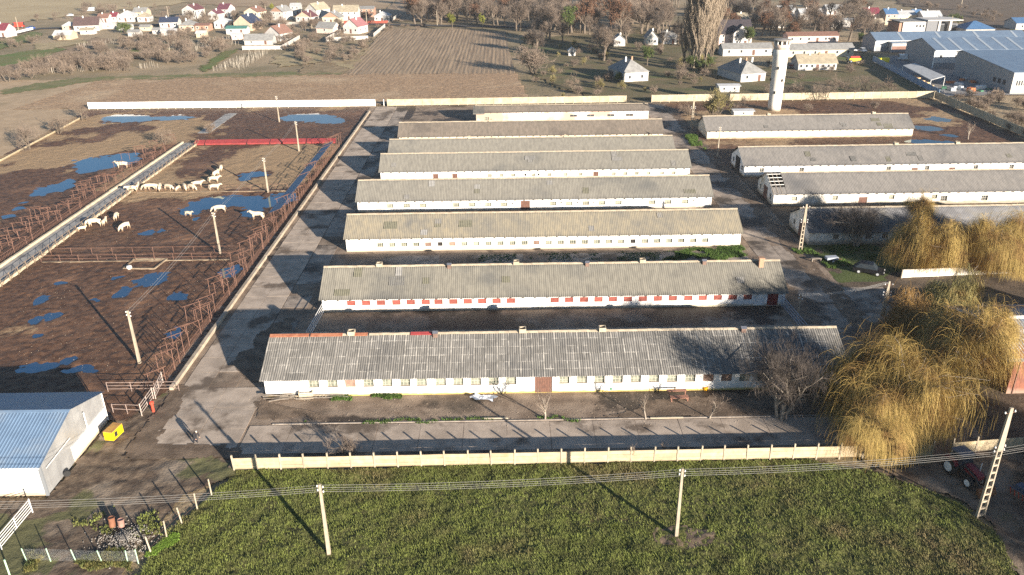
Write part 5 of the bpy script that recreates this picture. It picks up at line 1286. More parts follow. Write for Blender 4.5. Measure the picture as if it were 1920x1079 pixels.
place('young', 'bare_tree', 'upright young bare tree before the brown barn door', at(1022, 786), 4.3)
place('young', 'bare_tree', 'slim leaning young tree near the rusty table', at(1211, 786), 3.4).rotation_euler[1] = .12
place('young', 'bare_tree', 'slim young tree between the orange bucket and the large bare tree', at(1330, 785), 3.6).rotation_euler[1] = .14
place('orch2', 'bare_tree', 'pale leafless bush leaning over the concrete fence', at(655, 858), 2.6, wide=1.3)
place('young', 'sapling', 'thin sapling poking through the fence line', at(1180, 865), 1.9); place('young', 'sapling', 'smallest thin sapling behind the fence panels', at(1240, 850), 1.5)
for (px_, py_, h, k, l) in ((55, 279, 6.8, 'orch2', 'wide bare tree outside the low kerb wall'), (110, 251, 6.0, 'orch1', 'bare tree beside the low kerb wall between two others'), (154, 226, 5.0, 'orch2', 'bare tree at the corner of the white panel wall'),
    (309, 272, 5.5, 'orch1', 'bare spreading tree at the far end of the feed alley'), (393, 250, 3.0, 'shrub2', 'low bare shrub by the old alley path'), (615, 278, 2.0, 'shrub1', 'small bare shrub behind the tin roofed shelter'),
    (1338, 222, 8.5, 'shrub3', 'big yellowish leafless bush tree at the end of the grey roofed barn'), (1815, 262, 4.5, 'young', 'lone little tree in the muddy right yard'), (1290, 218, 4, 'shrub2', 'pinkish shrub beside the lattice pole'), (1392, 200, 3.6, 'orch2', 'bare fruit tree left of the water tower'), (1375, 210, 3, 'shrub1', 'bare shrub behind the low white block')):
    place(k, 'bare_tree' if h > 3.3 else 'shrub', l, at(px_, py_), h)
go = 'fruit trees along the tan wall'
for (px_, py_) in ((1484, 182), (1502, 186), (1530, 187), (1546, 187), (1578, 181), (1601, 184), (1640, 178), (1665, 176), (1440, 186), (1560, 170), (1620, 170)):
    place(random.choice(('orch1', 'orch2')), 'fruit_tree', 'bare fruit tree growing along the tan panel wall', at(px_, py_), random.uniform(4.5, 6.0), go)
for (px_, py_) in ((1515, 208), (1640, 204)): place('shrub1', 'shrub', 'low bare shrub on the mud before the tan wall', at(px_, py_), 2.4, 'shrubs by the water tower', cat='shrub')
# poplars
for k, (px_, py_, s) in enumerate(((1283, 122, 31), (1296, 127, 33), (1310, 130, 32), (1322, 128, 34), (1334, 124, 31), (1303, 112, 33))):
    place('poplar', 'poplar_tree', 'tall bare columnar poplar in the clump behind the tan wall', at(px_, py_), s, 'clump of poplars', wide=1.25)
for (px_, py_, h, key, l) in ((1030, 74, 17, 'oak1', 'large bare tree at the edge of the park lawn'), (1132, 114, 14, 'oak1', 'tall bare tree standing alone before the small park houses'), (1175, 82, 10, 'oak2', 'reddish bare tree before a little white house'),
    (848, 58, 9, 'ever2', 'slim yellow green tree by the ploughed strip'), (904, 56, 8, 'ever2', 'bushy yellow green tree beside the road'), (1066, 66, 13, 'ever1', 'tall green tree in the park'), (1213, 124, 7, 'ever1', 'dark green conifer behind the hipped white house'), (1160, 153, 3, 'shrubg', 'green shrub at the corner of the hipped white house'),
    (1402, 88, 8, 'ever1', 'narrow green conifer before the dark roofed villa'), (1292, 132, 5, 'ever1', 'dark green tree at the foot of the poplars'), (1612, 85, 5, 'ever1', 'green bush by the parked vans'), (1896, 84, 6, 'ever1', 'dark green tree by the factory halls'), (1785, 46, 5, 'shrubg', 'round green tree by the modern white building'),
    (1000, 138, 11, 'shrub1', 'huge grey thicket at the corner of the ploughed field'), (1076, 168, 6, 'orch1', 'wide bare bush tree in the rough park grass'), (1158, 140, 5, 'shrub2', 'pinkish bush beside the hipped white house'), (1275, 145, 6, 'orch2', 'gnarled bare tree below the poplars'),
    (1375, 70, 11, 'brown1', 'tree still holding russet leaves beside the villa'), (1428, 68, 11, 'brown1', 'russet leaved tree behind the water tower top'), (560, 26, 7, 'ever2', 'yellow willow like tree among the village houses'), (512, 24, 6, 'ever2', 'yellow leaved tree behind the cream house'), (236, 62, 5, 'shrubg', 'green yellow bush among the garden sheds')):
    place(key, 'tree' if not key.startswith('shrub') else 'shrub', l, at(px_, py_), h)
rp = random.Random(77)
gp_ = 'bare trees of the park'
for k in range(170):
    px_ = rp.uniform(775, 1275); py_ = rp.uniform(6, 66)
    if px_ < 960 and py_ > 50: continue
    place(rp.choice(('oak1', 'oak2', 'oak1', 'tall1', 'oak2', 'dark1', 'oak1', 'brown1')), 'bare_tree', 'bare tree in the thick of the park wood', at(px_, py_), rp.uniform(10, 16), gp_)
for k in range(70):
    px_ = rp.uniform(1345, 1640); py_ = rp.uniform(14, 80)
    if py_ > 60 and px_ < 1440: continue
    place(rp.choice(('oak1', 'dark1', 'dark1', 'oak2', 'brown1')), 'bare_tree', 'bare dark tree among the buildings right of the poplars', at(px_, py_), rp.uniform(8, 13), 'bare trees by the villa')
gs = 'shrubs in the rough park grass'
for k in range(75):
    px_ = rp.uniform(985, 1345); py_ = rp.uniform(85, 185)
    if 1150 < px_ < 1235 and 95 < py_ < 160: continue
    place(rp.choice(('shrub1', 'shrub2', 'shrub2', 'shrub3')), 'shrub', 'leafless shrub in the rough park grass', at(px_, py_), rp.uniform(1.5, 3.6), gs, cat='shrub')
def scatter(poly, n, keys, lab, grp, hr_, seed, name='shrub'):
    r_ = random.Random(seed); k = 0; pts = np.array(poly)
    while k < n:
        x = r_.uniform(pts[:, 0].min(), pts[:, 0].max()); y = r_.uniform(pts[:, 1].min(), pts[:, 1].max())
        if not inpoly(np.array([x]), np.array([y]), poly)[0]: continue
        place(r_.choice(keys), name, lab, at(x, y), r_.uniform(*hr_), grp, cat='shrub' if name == 'shrub' else 'tree'); k += 1
scatter([(0, 150), (90, 120), (240, 112), (245, 134), (100, 140), (0, 158)], 62, ('shrub1', 'shrub2', 'orch2'), 'leafless shrub in the hedge bordering the tan field', 'hedge by the tan field', (3, 6.5), 1)
scatter([(120, 98), (240, 72), (330, 62), (420, 66), (440, 96), (330, 124), (250, 110)], 95, ('shrub1', 'shrub2', 'shrub1', 'orch1'), 'leafless shrub in the overgrown vineyard gardens', 'shrubs of the vineyard gardens', (2.2, 5.5), 2)
scatter([(520, 75), (600, 62), (690, 75), (670, 115), (560, 125), (540, 105)], 60, ('shrub1', 'shrub2', 'orch2'), 'leafless shrub on the rough slope below the village', 'shrubs below the village', (2, 4.5), 3)
scatter([(0, 82), (60, 76), (100, 72), (95, 62), (140, 66), (100, 84), (0, 96)], 12, ('shrub1', 'orch2'), 'leafless shrub by the village road bend', 'shrubs by the road bend', (2.5, 4.5), 4)
scatter([(1770, 176), (1860, 184), (1935, 196), (1935, 262), (1880, 240)], 30, ('shrub2', 'shrub1', 'shrub2'), 'brown bramble shrub outside the dark shaded wall', 'brambles outside the yard wall', (2, 3.6), 5)
scatter([(300, 20), (700, 12), (720, 45), (560, 60), (420, 55), (300, 48)], 70, ('orch1', 'orch2', 'shrub1', 'oak2', 'shrub2'), 'bare garden tree between the village houses', 'bare trees of the village', (3, 6.5), 6, 'garden_tree')
scatter([(60, 40), (120, 30), (180, 16), (260, 10), (300, 14), (280, 28), (100, 46)], 16, ('orch2', 'oak1', 'shrub1'), 'bare roadside tree by the stubble field', 'trees along the stubble field', (3, 7.5), 7, 'roadside_tree')
scatter([(1680, -5), (1800, 15), (1920, 38), (1920, 60), (1820, 34), (1700, 8)], 22, ('shrub1', 'dark1', 'shrub2'), 'leafless shrub along the dark field track', 'shrubs along the dark field', (2.0, 4.0), 8)
scatter([(700, 50), (830, 46), (840, 55), (720, 60)], 10, ('shrub2', 'shrub1'), 'leafless hedge shrub beside the road behind the ploughed strip', 'hedge behind the ploughed strip', (1.6, 2.8), 9)
scatter([(1440, 118), (1500, 135), (1640, 115), (1600, 140), (1500, 165), (1440, 160)], 14, ('shrub1', 'shrub2'), 'leafless shrub on the grass behind the tan wall', 'shrubs behind the tan wall', (1.2, 2.6), 10)
scatter([(1880, 850), (1960, 855), (1960, 950), (1900, 930)], 5, ('shrub2', 'shrub1'), 'leafless bramble beside the parked implement', 'brambles by the implement', (1.2, 2.2), 11)
for k in range(9): place(rp.choice(('shrub1', 'shrub3', 'shrubg')), 'shrub', 'dense shrub at the foot of the poplars', at(rp.uniform(1272, 1345), rp.uniform(122, 150)), rp.uniform(2.5, 5), 'shrubs under the poplars', cat='shrub')
for k in range(22):
    px_ = rp.uniform(985, 1350); py_ = rp.uniform(66, 104)
    if 1055 < px_ < 1090 or 1145 < px_ < 1240: continue
    place(rp.choice(('oak1', 'oak2', 'dark1', 'shrub1')), 'bare_tree', 'bare tree on the edge of the park lawn', at(px_, py_), rp.uniform(7, 12), 'bare trees around the park lawn')
# vineyard
m_stake = M('pale_stake', (.36, .32, .26), rough=.9)
vb = MB()
for (pp, n) in (([(398, 134), (470, 102), (505, 98), (455, 130)], 130), ([(258, 127), (300, 122), (300, 127), (262, 130)], 14), ([(300, 85), (450, 72), (455, 84), (320, 100)], 110), ([(75, 136), (230, 128), (230, 132), (85, 138)], 40), ([(140, 88), (250, 74), (250, 78), (150, 92)], 40)):
    q = P(*pp); r_ = random.Random(n)
    for k in range(n):
        u, v = r_.random(), (k % 9)/8.0
        a = Vector(q[0])*(1-u)+Vector(q[1])*u; b = Vector(q[3])*(1-u)+Vector(q[2])*u; c_ = a*(1-v)+b*v
        vb.tube([(c_.x, c_.y, -.2), (c_.x, c_.y, r_.uniform(1.4, 2.0))], .045, 4)
tag(struct(vb.build('vineyard_stakes', m_stake), 'stuff'), 'pale stakes of the vineyard plots below the village', 'stakes')
# ------------------------------------------------------------------ houses, tower, factory
m_hw = {'white': M('house_white', (.52, .50, .47), (.42, .40, .37), .6, rough=.9), 'cream': M('house_cream', (.58, .52, .38), (.5, .44, .32), .6, rough=.9), 'peach': M('house_peach', (.52, .39, .28), (.44, .33, .24), .6, rough=.9),
        'grey': M('house_grey', (.45, .43, .40), (.36, .34, .31), .6, rough=.9), 'brick': M('house_brick', (.40, .24, .17), (.32, .19, .13), 1.5, rough=.9), 'tan': M('house_tan', (.52, .42, .30), (.43, .34, .24), .8, rough=.9), 'pinkish': M('house_pinkish', (.66, .52, .45), (.56, .43, .37), .8, rough=.9), 'timber': m_timber}
m_hr = {'burgundy': M('roof_burgundy', (.15, .06, .062), (.11, .048, .05), 1, rough=.5), 'maroon': M('roof_maroon', (.155, .058, .075), (.12, .045, .06), 1, rough=.5), 'orange': M('roof_orange_tile', (.235, .13, .098), (.18, .10, .075), 1.2, rough=.8), 'grey': M('roof_grey_sheet', (.27, .265, .25), (.2, .195, .185), .8, rough=.8),
        'pale': M('roof_pale', (.50, .50, .49), (.40, .40, .39), .8, rough=.6), 'navy': M('roof_navy', (.04, .05, .085), (.035, .045, .075), 1, rough=.5), 'green': M('roof_green', (.08, .21, .17), (.065, .17, .14), 1, rough=.5), 'brown': M('roof_brown', (.11, .07, .065), (.08, .055, .05), 1, rough=.7),
        'tan': M('roof_tan', (.36, .31, .22), (.27, .23, .165), .8, rough=.9), 'pinkred': M('roof_pink_red', (.32, .14, .142), (.26, .12, .12), 1, rough=.5), 'crimson': M('roof_crimson', (.20, .045, .06), (.15, .035, .048), 1, rough=.45), 'blue': M('roof_blue_sheet', (.075, .155, .28), (.06, .125, .235), 1, rough=.4), 'dark': M('roof_dark_tile', (.055, .045, .05), (.04, .035, .04), 1, rough=.7)}
m_hglass = M('house_window_glass', (.05, .055, .06), rough=.15, spec=.5)
HWIN = (MB().box(-.55, .55, -.04, .04, 0, 1.25).mesh('window', m_whitep), MB().box(-.44, .44, -.055, -.042, .1, 1.15).mesh('pane', m_hglass))
def win(t, x, y, z, rz=0, s=1.0):
    o = inst('window', HWIN[0], t, (x, y, z), rz, s); inst('pane', HWIN[1], o)
def house(label, base, w, d, he, hr, wall, roof, ridge='x', hip=False, rz=0, nwin=3, floors=1, chim=1, over=.35, name='house', cat='house', group=None, door=True, sidewin=0, gablem=None):
    t = thing(name, label, cat, (base[0], base[1], 0), rz, group); mw, mr = m_hw[wall], m_hr[roof]; hw = w/2
    b = MB()
    if hip or ridge == 'x':
        b.box(-hw, hw, 0, d, -.3, he)
        if ridge == 'x' and not hip: b = MB().prism([(0, -.3), (d, -.3), (d, he), (d/2, hr-.06), (0, he)], 'x', -hw, hw)
    else: b = MB().prism([(-hw, -.3), (hw, -.3), (hw, he), (0, hr-.06), (-hw, he)], 'y', 0, d)
    b.build('wall', mw, t)
    if gablem and ridge == 'y': MB().prism([(-hw+.1, he+.05), (hw-.1, he+.05), (0, hr-.15)], 'y', -.03, -.004).build('gable', m_hw[gablem], t)
    o = over; th = .14
    if hip:
        k = min(w, d)/2+o
        if w >= d: r0, r1 = (-hw-o+k, d/2), (hw+o-k, d/2)
        else: r0, r1 = (0, -o+k), (0, d+o-k)
        ez = he-.02
        vs = [(-hw-o, -o, ez), (hw+o, -o, ez), (hw+o, d+o, ez), (-hw-o, d+o, ez), (r0[0], r0[1], hr), (r1[0]+(.001 if r0 == r1 else 0), r1[1], hr)]
        fs = [(0, 1, 5, 4), (1, 2, 5), (2, 3, 4, 5), (3, 0, 4), (0, 3, 2, 1)] if w >= d else [(0, 1, 4), (1, 2, 5, 4), (2, 3, 5), (3, 0, 4, 5), (0, 3, 2, 1)]
        ro = MB().add(vs, fs).build('roof', mr, t)
    else:
        hspan = (d if ridge == 'x' else w)/2; sl = (hr-he)/hspan
        prof = [(-hspan-o, he-o*sl), (0, hr), (hspan+o, he-o*sl), (hspan+o, he-o*sl+th), (0, hr+th*1.1), (-hspan-o, he-o*sl+th)]
        ro = (MB().prism([(p+d/2, z) for p, z in prof], 'x', -hw-o, hw+o) if ridge == 'x' else MB().prism(prof, 'y', -o, d+o)).build('roof', mr, t)
    fh = he/floors
    for f in range(floors):
        for k in range(nwin):
            x = -hw+w*(k+.5)/nwin
            if door and f == 0 and k == nwin//2 and nwin > 1: MB().box(x-.5, x+.5, -.05, .03, 0, 2.0 if he > 2.1 else he-.1).build('door', m_door, t)
            else: win(t, x, -.01, f*fh+min(.9, fh*.35), 0, min(1.0, fh/2.6))
        for k in range(sidewin): win(t, hw+.01, d*(k+.5)/sidewin, f*fh+min(.9, fh*.35), math.pi/2, min(1.0, fh/2.6)); win(t, -hw-.01, d*(k+.5)/sidewin, f*fh+min(.9, fh*.35), -math.pi/2, min(1.0, fh/2.6))
    for k in range(chim):
        x = (-.3+.5*k)*hw if (hip or ridge == 'x') else .25*hw; y = d*.45
        MB().box(x-.25, x+.25, y-.25, y+.25, hr-.9, hr+.7).build('chimney', m_brick if k % 2 else m_whitep, ro)
    return t
def hpx(label, x0, x1, yb, d, he, hr, wall, roof, **k):
    'house whose front spans the photo columns x0..x1 at ground row yb'
    c = at((x0+x1)/2, yb); w = (x1-x0)/pxm(yb)
    return house(label, (c.x, c.y), w, d, he, hr, wall, roof, **k)
S = 'shed'
hpx('two storey white village house with burgundy gable roof', 341, 372, 36, 9, 5.2, 7.8, 'white', 'burgundy', ridge='y', nwin=3, floors=2, rz=-.25, sidewin=2)
hpx('white village house with maroon roof, taller wing', 408, 430, 34, 9, 5.0, 7.6, 'white', 'maroon', nwin=2, floors=2, rz=-.2)
hpx('white village house with maroon roof, lower wing', 390, 410, 37, 8, 3.2, 5.2, 'white', 'maroon', ridge='y', nwin=2, rz=-.2)
hpx('cream village house with orange roof and balcony windows', 457, 488, 41, 9, 5.2, 7.6, 'cream', 'orange', ridge='y', nwin=3, floors=2, rz=-.3, sidewin=2)
hpx('white village house with grey roof and brown gable', 506, 535, 38, 9, 4.6, 7.4, 'white', 'grey', ridge='y', nwin=2, floors=2, rz=-.4, sidewin=2, gablem='brick')
hpx('low house with shiny navy roof', 300, 334, 52, 8, 2.8, 5.0, 'white', 'navy', nwin=3, rz=.1)
hpx('grey hip roofed cottage beside the navy roofed house', 336, 368, 58, 8, 2.6, 5.2, 'tan', 'grey', hip=True)
hpx('low orange brick outbuilding', 366, 393, 58, 6, 2.6, 3.4, 'brick', 'orange', chim=0)
hpx('white cottage with pale hip roof', 402, 430, 53, 8, 3.0, 5.2, 'white', 'pale', hip=True, nwin=3)
hpx('peach house with broad gable and navy roof', 437, 474, 57, 11, 3.6, 7.4, 'peach', 'navy', ridge='y', nwin=2, rz=-.25)
hpx('white outbuilding with green sheet roof', 424, 463, 64, 6, 2.6, 3.6, 'white', 'green', chim=0, nwin=2)
hpx('white gabled house with weathered orange tile roof', 494, 530, 76, 9, 3.2, 6.4, 'white', 'orange', ridge='y', nwin=2, rz=-.45, sidewin=2)
hpx('long grey roofed barn inside the concrete garden wall', 458, 512, 84, 7, 2.0, 4.2, 'grey', 'grey', chim=0, nwin=2, name='garden_barn')
hpx('white house with red roof at the road bend', -12, 14, 70, 8, 3.4, 6.2, 'white', 'crimson', nwin=2, floors=1, rz=-.1)
hpx('large low house with dark brown roof and white gable', 140, 186, 58, 10, 2.8, 6.4, 'white', 'brown', nwin=3, rz=.18)
hpx('pale round roofed hut beside the brown roofed house', 117, 138, 57, 6, 2.2, 4.2, 'tan', 'pale', hip=True, chim=0, nwin=2)
hpx('open front timber shed with pale roof at the orchard edge', 100, 134, 74, 7, 2.0, 3.8, 'tan', 'pale', chim=0, nwin=1, door=False, name='shed', cat=S)
hpx('small orange roofed cottage by the lane', 183, 204, 43, 7, 2.6, 4.6, 'white', 'orange', nwin=2)
hpx('small crimson roofed cottage beside the white roofed one', 207, 220, 41, 6, 2.8, 4.8, 'white', 'crimson', nwin=1, door=False)
hpx('house with pale silver hip roof', 220, 252, 41, 9, 3.0, 5.8, 'white', 'pale', hip=True, nwin=3)
hpx('grey roofed cottage behind the silver roofed house', 250, 275, 32, 8, 2.8, 5.0, 'tan', 'grey', nwin=2)
hpx('tan cottage with grey hip roof and white porch', 258, 280, 41, 7, 2.6, 4.8, 'white', 'tan', hip=True, nwin=2)
gsd = 'garden sheds of the village'
for (x0, x1, y, wl, rf) in ((192, 215, 54, 'grey', 'pale'), (222, 246, 56, 'white', 'grey'), (262, 282, 58, 'tan', 'grey'), (286, 300, 64, 'white', 'grey'), (302, 330, 66, 'grey', 'pale'), (368, 386, 70, 'tan', 'pale'), (240, 262, 68, 'grey', 'grey'), (434, 452, 74, 'pinkish', 'pale'), (150, 176, 64, 'white', 'tan')):
    hpx('low garden shed among the village cottages', x0, x1, y, 4, 1.9, 2.8, wl, rf, chim=0, nwin=1, door=False, name='shed', cat=S, group=gsd)
hpx('white gabled house with broad tan roof', 570, 598, 34, 12, 4.6, 8.0, 'white', 'tan', ridge='y', nwin=2, rz=-.5, sidewin=2)
hpx('white house with orange gable and red roof along the street', 553, 586, 41, 8, 2.6, 5.4, 'white', 'burgundy', ridge='y', nwin=3, rz=-.3, gablem='peach')
hpx('house with grey roof and brick gable behind a cream fence', 604, 638, 44, 8, 3.0, 6.0, 'cream', 'grey', ridge='y', nwin=3, rz=-.15, gablem='brick')
hpx('tall house with tan roof and unfinished brick dormer', 625, 672, 38, 9, 4.6, 7.6, 'white', 'tan', nwin=4, floors=2)
hpx('unfinished brick house shell with dark window holes', 674, 702, 32, 8, 4.4, 5.6, 'brick', 'grey', nwin=3, floors=2, chim=0)
hpx('white bungalow with pale grey hip roof at the end of the street', 702, 731, 41, 9, 3.0, 5.2, 'white', 'pale', hip=True, nwin=3)
hpx('white gabled house with pink red roof and terrace', 642, 674, 63, 10, 3.4, 6.8, 'white', 'pinkred', ridge='y', nwin=3, rz=-.35, sidewin=2)
hpx('grey sheet shed leaning beside the concrete lot', 590, 628, 62, 7, 2.4, 4.8, 'pinkish', 'grey', nwin=1, rz=-.4, chim=0, name='shed', cat=S)
hpx('small pale house under scaffolding', 545, 563, 28, 7, 5.0, 6.4, 'grey', 'pale', nwin=2, floors=2, chim=0)
# garden walls of the village
m_gw = M('garden_wall_concrete', (.50, .47, .42), (.4, .37, .33), .5, rough=.9, rand=.08)
for (a, b_, l) in (((455, 94), (528, 93), 'concrete garden wall before the long grey barn'), ((528, 93), (562, 73), 'concrete garden wall turning up the slope'), ((612, 77), (642, 60), 'white garden wall beside the concrete lot'), ((612, 78), (690, 74), 'long pale wall below the pink red roofed house'), ((701, 69), (722, 51), 'white wall end by the ploughed strip'), ((518, 47), (560, 48), 'grey fence panels along the street'), ((735, 40), (752, 28), 'white wall running up to the striped field')):
    panel_fence('garden_wall', l, at(*a), at(*b_), 3.0, 1.6, 1.7, m_gw, m_gw, 1, th=.14, pw=.18, cat='wall')
panel_fence('timber_fence', 'red timber street fence before the white bungalow', at(645, 45), at(728, 44), 2.5, 1.4, 1.5, M('red_fence_board', (.33, .07, .045), (.27, .06, .04), 1, rough=.7, rand=.1), m_rustpipe, 2)
panel_fence('timber_fence', 'red picket fence at the road bend', at(20, 66), at(62, 56), 2.5, 1.2, 1.3, m_wpan, m_wpan, 1)
for (px_, py_, l) in ((317, 37, 'concrete street pole beside the burgundy roofed house'), (585, 52, 'concrete street pole before the grey shed'), (568, 46, 'concrete street pole in front of the tan roofed house'), (688, 45, 'street pole beside the red timber fence'), (387, 40, 'street pole between the burgundy and maroon roofed houses'), (500, 34, 'street pole by the brown gabled house'), (36, 60, 'street pole at the road bend'), (820, 48, 'street pole beside the ploughed strip'), (1780, 62, 'street pole beside the modern white building'), (1628, 52, 'street pole by the crimson roofed house'), (1803, 8, 'field pole at the dark ploughed field')):
    wood_pole(l, at(px_, py_), 7.5, .3, cross=False)
car('red truck at the road bend', at(22, 52), .2, m_rcar, 'truck', L=6.5, W=2.3, H=2.3, van=True, name='truck'); car('blue car on the village road', at(50, 55), .15, m_bcar); car('white car parked by the stubble field', at(124, 31), .3, m_wcar); car('pale blue van parked by the stubble field track', at(160, 22), .25, m_scar, 'van', L=6.5, W=2.2, H=2.1, van=True, name='van')

# park side
hpx('derelict white house with hipped grey roof and small dark windows', 1167, 1217, 153, 13, 3.0, 6.6, 'white', 'grey', hip=True, nwin=2, door=False, rz=.28, chim=2)
hpx('tiny white gabled hut on the park lawn', 1066, 1079, 105, 2.6, 2.0, 3.1, 'white', 'pale', ridge='y', nwin=1, door=False, chim=0, name='hut', cat='hut')
hpx('small white park house with a plain gable', 1151, 1172, 87, 6, 2.8, 4.6, 'white', 'grey', ridge='y', nwin=1, door=False)
hpx('small white park house with three attic windows', 1212, 1233, 85, 7, 3.2, 6.0, 'white', 'grey', ridge='y', nwin=2, door=False)
hpx('half hidden white park house behind the poplars', 1243, 1268, 83, 7, 3.0, 5.0, 'white', 'grey', nwin=2)
hpx('hip roofed white house with four chimneys and a ruined roof', 1386, 1437, 153, 15, 2.6, 6.0, 'white', 'grey', hip=True, nwin=2, rz=.28, chim=3)
hpx('long white outbuilding with sagging grey roof before the villa', 1356, 1446, 104, 7, 2.6, 4.2, 'white', 'grey', nwin=4, chim=0)
hpx('long white outbuilding with grey roof behind the tan roofed house', 1478, 1598, 106, 7, 2.6, 4.4, 'cream', 'grey', nwin=6, chim=0)
hpx('white house with tan roof and a row of small windows', 1497, 1567, 132, 8, 2.5, 5.0, 'white', 'tan', nwin=7, chim=2, door=True)
hpx('pale villa with big dark roof and white gable', 1348, 1408, 84, 12, 4.6, 9.6, 'pinkish', 'dark', nwin=4, floors=2, chim=0)
hpx('white gable wing of the dark roofed villa', 1374, 1404, 86, 4, 5.2, 8.4, 'white', 'dark', ridge='y', nwin=2, floors=2, chim=0)
hpx('long low pinkish building behind the outbuildings', 1478, 1570, 80, 7, 2.8, 4.0, 'pinkish', 'orange', nwin=6, chim=0)
hpx('small flat roofed white block in the grass by the wall', 1348, 1386, 173, 4, 1.8, 2.1, 'white', 'pale', nwin=2, chim=0, door=False, name='shed', cat=S)
hpx('low white block behind the grey roofed barn', 1376, 1412, 218, 3, 1.3, 1.5, 'white', 'pale', nwin=1, chim=0, door=False, name='shed', cat=S)
hpx('white house among the dark trees by the villa', 1384, 1402, 52, 8, 4.0, 6.6, 'cream', 'tan', nwin=2, floors=2)
gh = 'pale houses glimpsed between the dark trees'
for (x0, x1, y) in ((1420, 1445, 40), (1460, 1490, 30), (1500, 1540, 36), (1320, 1340, 30), (1550, 1580, 28), (1440, 1470, 52)):
    hpx('pale house glimpsed between the dark trees', x0, x1, y, 8, 3.0, 5.0, 'white', 'pale', nwin=3, group=gh)
hpx('crimson roofed house at the edge of the dark field', 1622, 1648, 38, 8, 3.2, 5.8, 'pinkish', 'crimson', nwin=3)
hpx('peach house with bright blue roof', 1659, 1680, 46, 8, 5.0, 7.2, 'peach', 'blue', nwin=2, floors=2)
hpx('white roofed workshop beside the blue roofed house', 1682, 1716, 42, 10, 3.5, 5.2, 'cream', 'pale', nwin=3)
hpx('small house with blue roof behind the workshop', 1713, 1728, 38, 7, 3.0, 5.0, 'white', 'blue', nwin=1, door=False)
hpx('pale house with gabled white roof near the dark field', 1730, 1764, 44, 9, 3.2, 5.6, 'white', 'pale', nwin=3)
hpx('long white flat roofed block behind the trees', 1560, 1622, 52, 9, 3.4, 3.8, 'white', 'pale', nwin=6, chim=0)
hpx('small brown house beside the white block', 1636, 1656, 55, 7, 2.8, 4.6, 'peach', 'tan', nwin=1)
hpx('blue hip roofed hall by the dark field', 1810, 1862, 68, 12, 3.0, 6.0, 'grey', 'blue', hip=True, nwin=2, chim=0)
hpx('blue roofed building at the field edge', 1905, 1950, 56, 10, 3.0, 5.0, 'white', 'blue', nwin=2, chim=0)
# modern white and grey building
c = at(1690, 66); t = thing('office_building', 'modern flat roofed office in white and dark grey', 'building', (c.x, c.y, 0)); w = 62/pxm(66)*1.0
m_mg = M('dark_grey_render', (.16, .165, .175), rough=.7); s_ = 1/pxm(66)
MB().box(0, 42*s_, 0, 12, -.2, 5.6).build('wall', m_hw['white'], t); MB().box(-6*s_, -.02, .5, 12, -.2, 5.2).build('side_wall', m_hw['brick'], t); MB().box(-6*s_, 42*s_, .2, 12, 5.62, 5.9).build('roof', m_hr['grey'], t)
MB().box(42*s_+.01, 62*s_, -.4, 11, -.2, 6.0).build('tower_wall', m_mg, t); MB().box(62*s_+.01, 100*s_, 1, 11, -.2, 4.6).build('annex_wall', m_mg, t); MB().box(42*s_, 105*s_, -.8, 11.5, 6.02, 6.5).build('canopy', m_hw['white'], t)
MB().box(62*s_, 66*s_, -.8, 1, -.2, 6.0).build('pillar', m_hw['white'], t); MB().box(82*s_, 86*s_, -.8, 1, -.2, 6.0).build('pillar', m_hw['white'], t)
for k in range(2): MB().box((67+k*20)*s_, (81+k*17)*s_, .93, .98, .5, 4.2).build('window', m_hglass, t)
for k in range(3): win(t, (25+k*6)*s_, -.02, 3.2)
# halls
m_hallg = M('hall_grey_panel', (.27, .28, .29), (.24, .25, .26), .3, rough=.5); m_halll = M('hall_light_panel', (.50, .50, .49), (.46, .46, .45), .3, rough=.6); m_hroof = M('hall_roof_steel', (.14, .195, .265), (.12, .165, .23), .4, rough=.4, spec=.5); m_sky = M('skylight_strip', (.27, .31, .35), rough=.4)
def hall(label, x0, x1, yf, D, he, hr, front, side, base=None, sky=0, doors=(), wins=(), ridge='x', rz=0, trim=True):
    t = thing('factory_hall', label, 'building', (x0, yf, 0), rz); L = x1-x0
    MB().prism([(0, -.2), (D, -.2), (D, he), (D/2, hr-.05), (0, he)], 'x', 0, L).build('wall', side, t)
    MB().box(0.05, L-.05, -.06, -.003, base or 0, he-.05).build('front_panel', front, t)
    if base: MB().box(.05, L-.05, -.08, -.003, -.2, base-.003).build('plinth', side, t)
    sl = (hr-he)/(D/2); ro = MB().prism([(-.3, he-.3*sl), (D/2, hr), (D+.3, he-.3*sl), (D+.3, he-.3*sl+.18), (D/2, hr+.2), (-.3, he-.3*sl+.18)], 'x', -.25, L+.25).build('roof', m_hroof, t)
    for k in range(sky):
        x = L*(k+.7)/sky; MB().prism([(-.2, he-.2*sl+.2), (D/2-.4, hr-.4*sl+.22), (D/2-.4, hr-.4*sl+.26), (-.2, he-.2*sl+.24)], 'x', x-.5, x+.5).build('skylight', m_sky, ro)
    if trim: MB().box(-.3, .05, -.1, .15, -.2, he).build('corner_trim', m_whitep, t); MB().tube([(-.2, -.35, he-.25*sl), (L+.2, -.35, he-.25*sl)], .1, 5).build('gutter', m_whitep, t)
    for (x, w, z0, z1, m) in doors: MB().box(x-w/2, x+w/2, -.14, -.085, z0, z1).build('door', m, t)
    for (x, z) in wins: MB().box(x-.45, x+.45, -.12, -.085, z, z+1.0).build('window', m_hglass, t)
    return t
c0 = at(1748, 129); c1 = at(1893, 122); Lh = 30
hall('large grey factory hall with pale front and white roller door', c0.x, c0.x+Lh+2, c0.y, 22, 6.2, 9.0, m_halll, m_hallg, base=1.9, sky=6, doors=[(aty(1820, 122, c0.y).x-c0.x, 4.2, 0, 4.4, m_whitep)], wins=[(aty(x, 108, c0.y).x-c0.x, 3.6) for x in (1764, 1793, 1822, 1851, 1879)])
c2 = at(1640, 96)
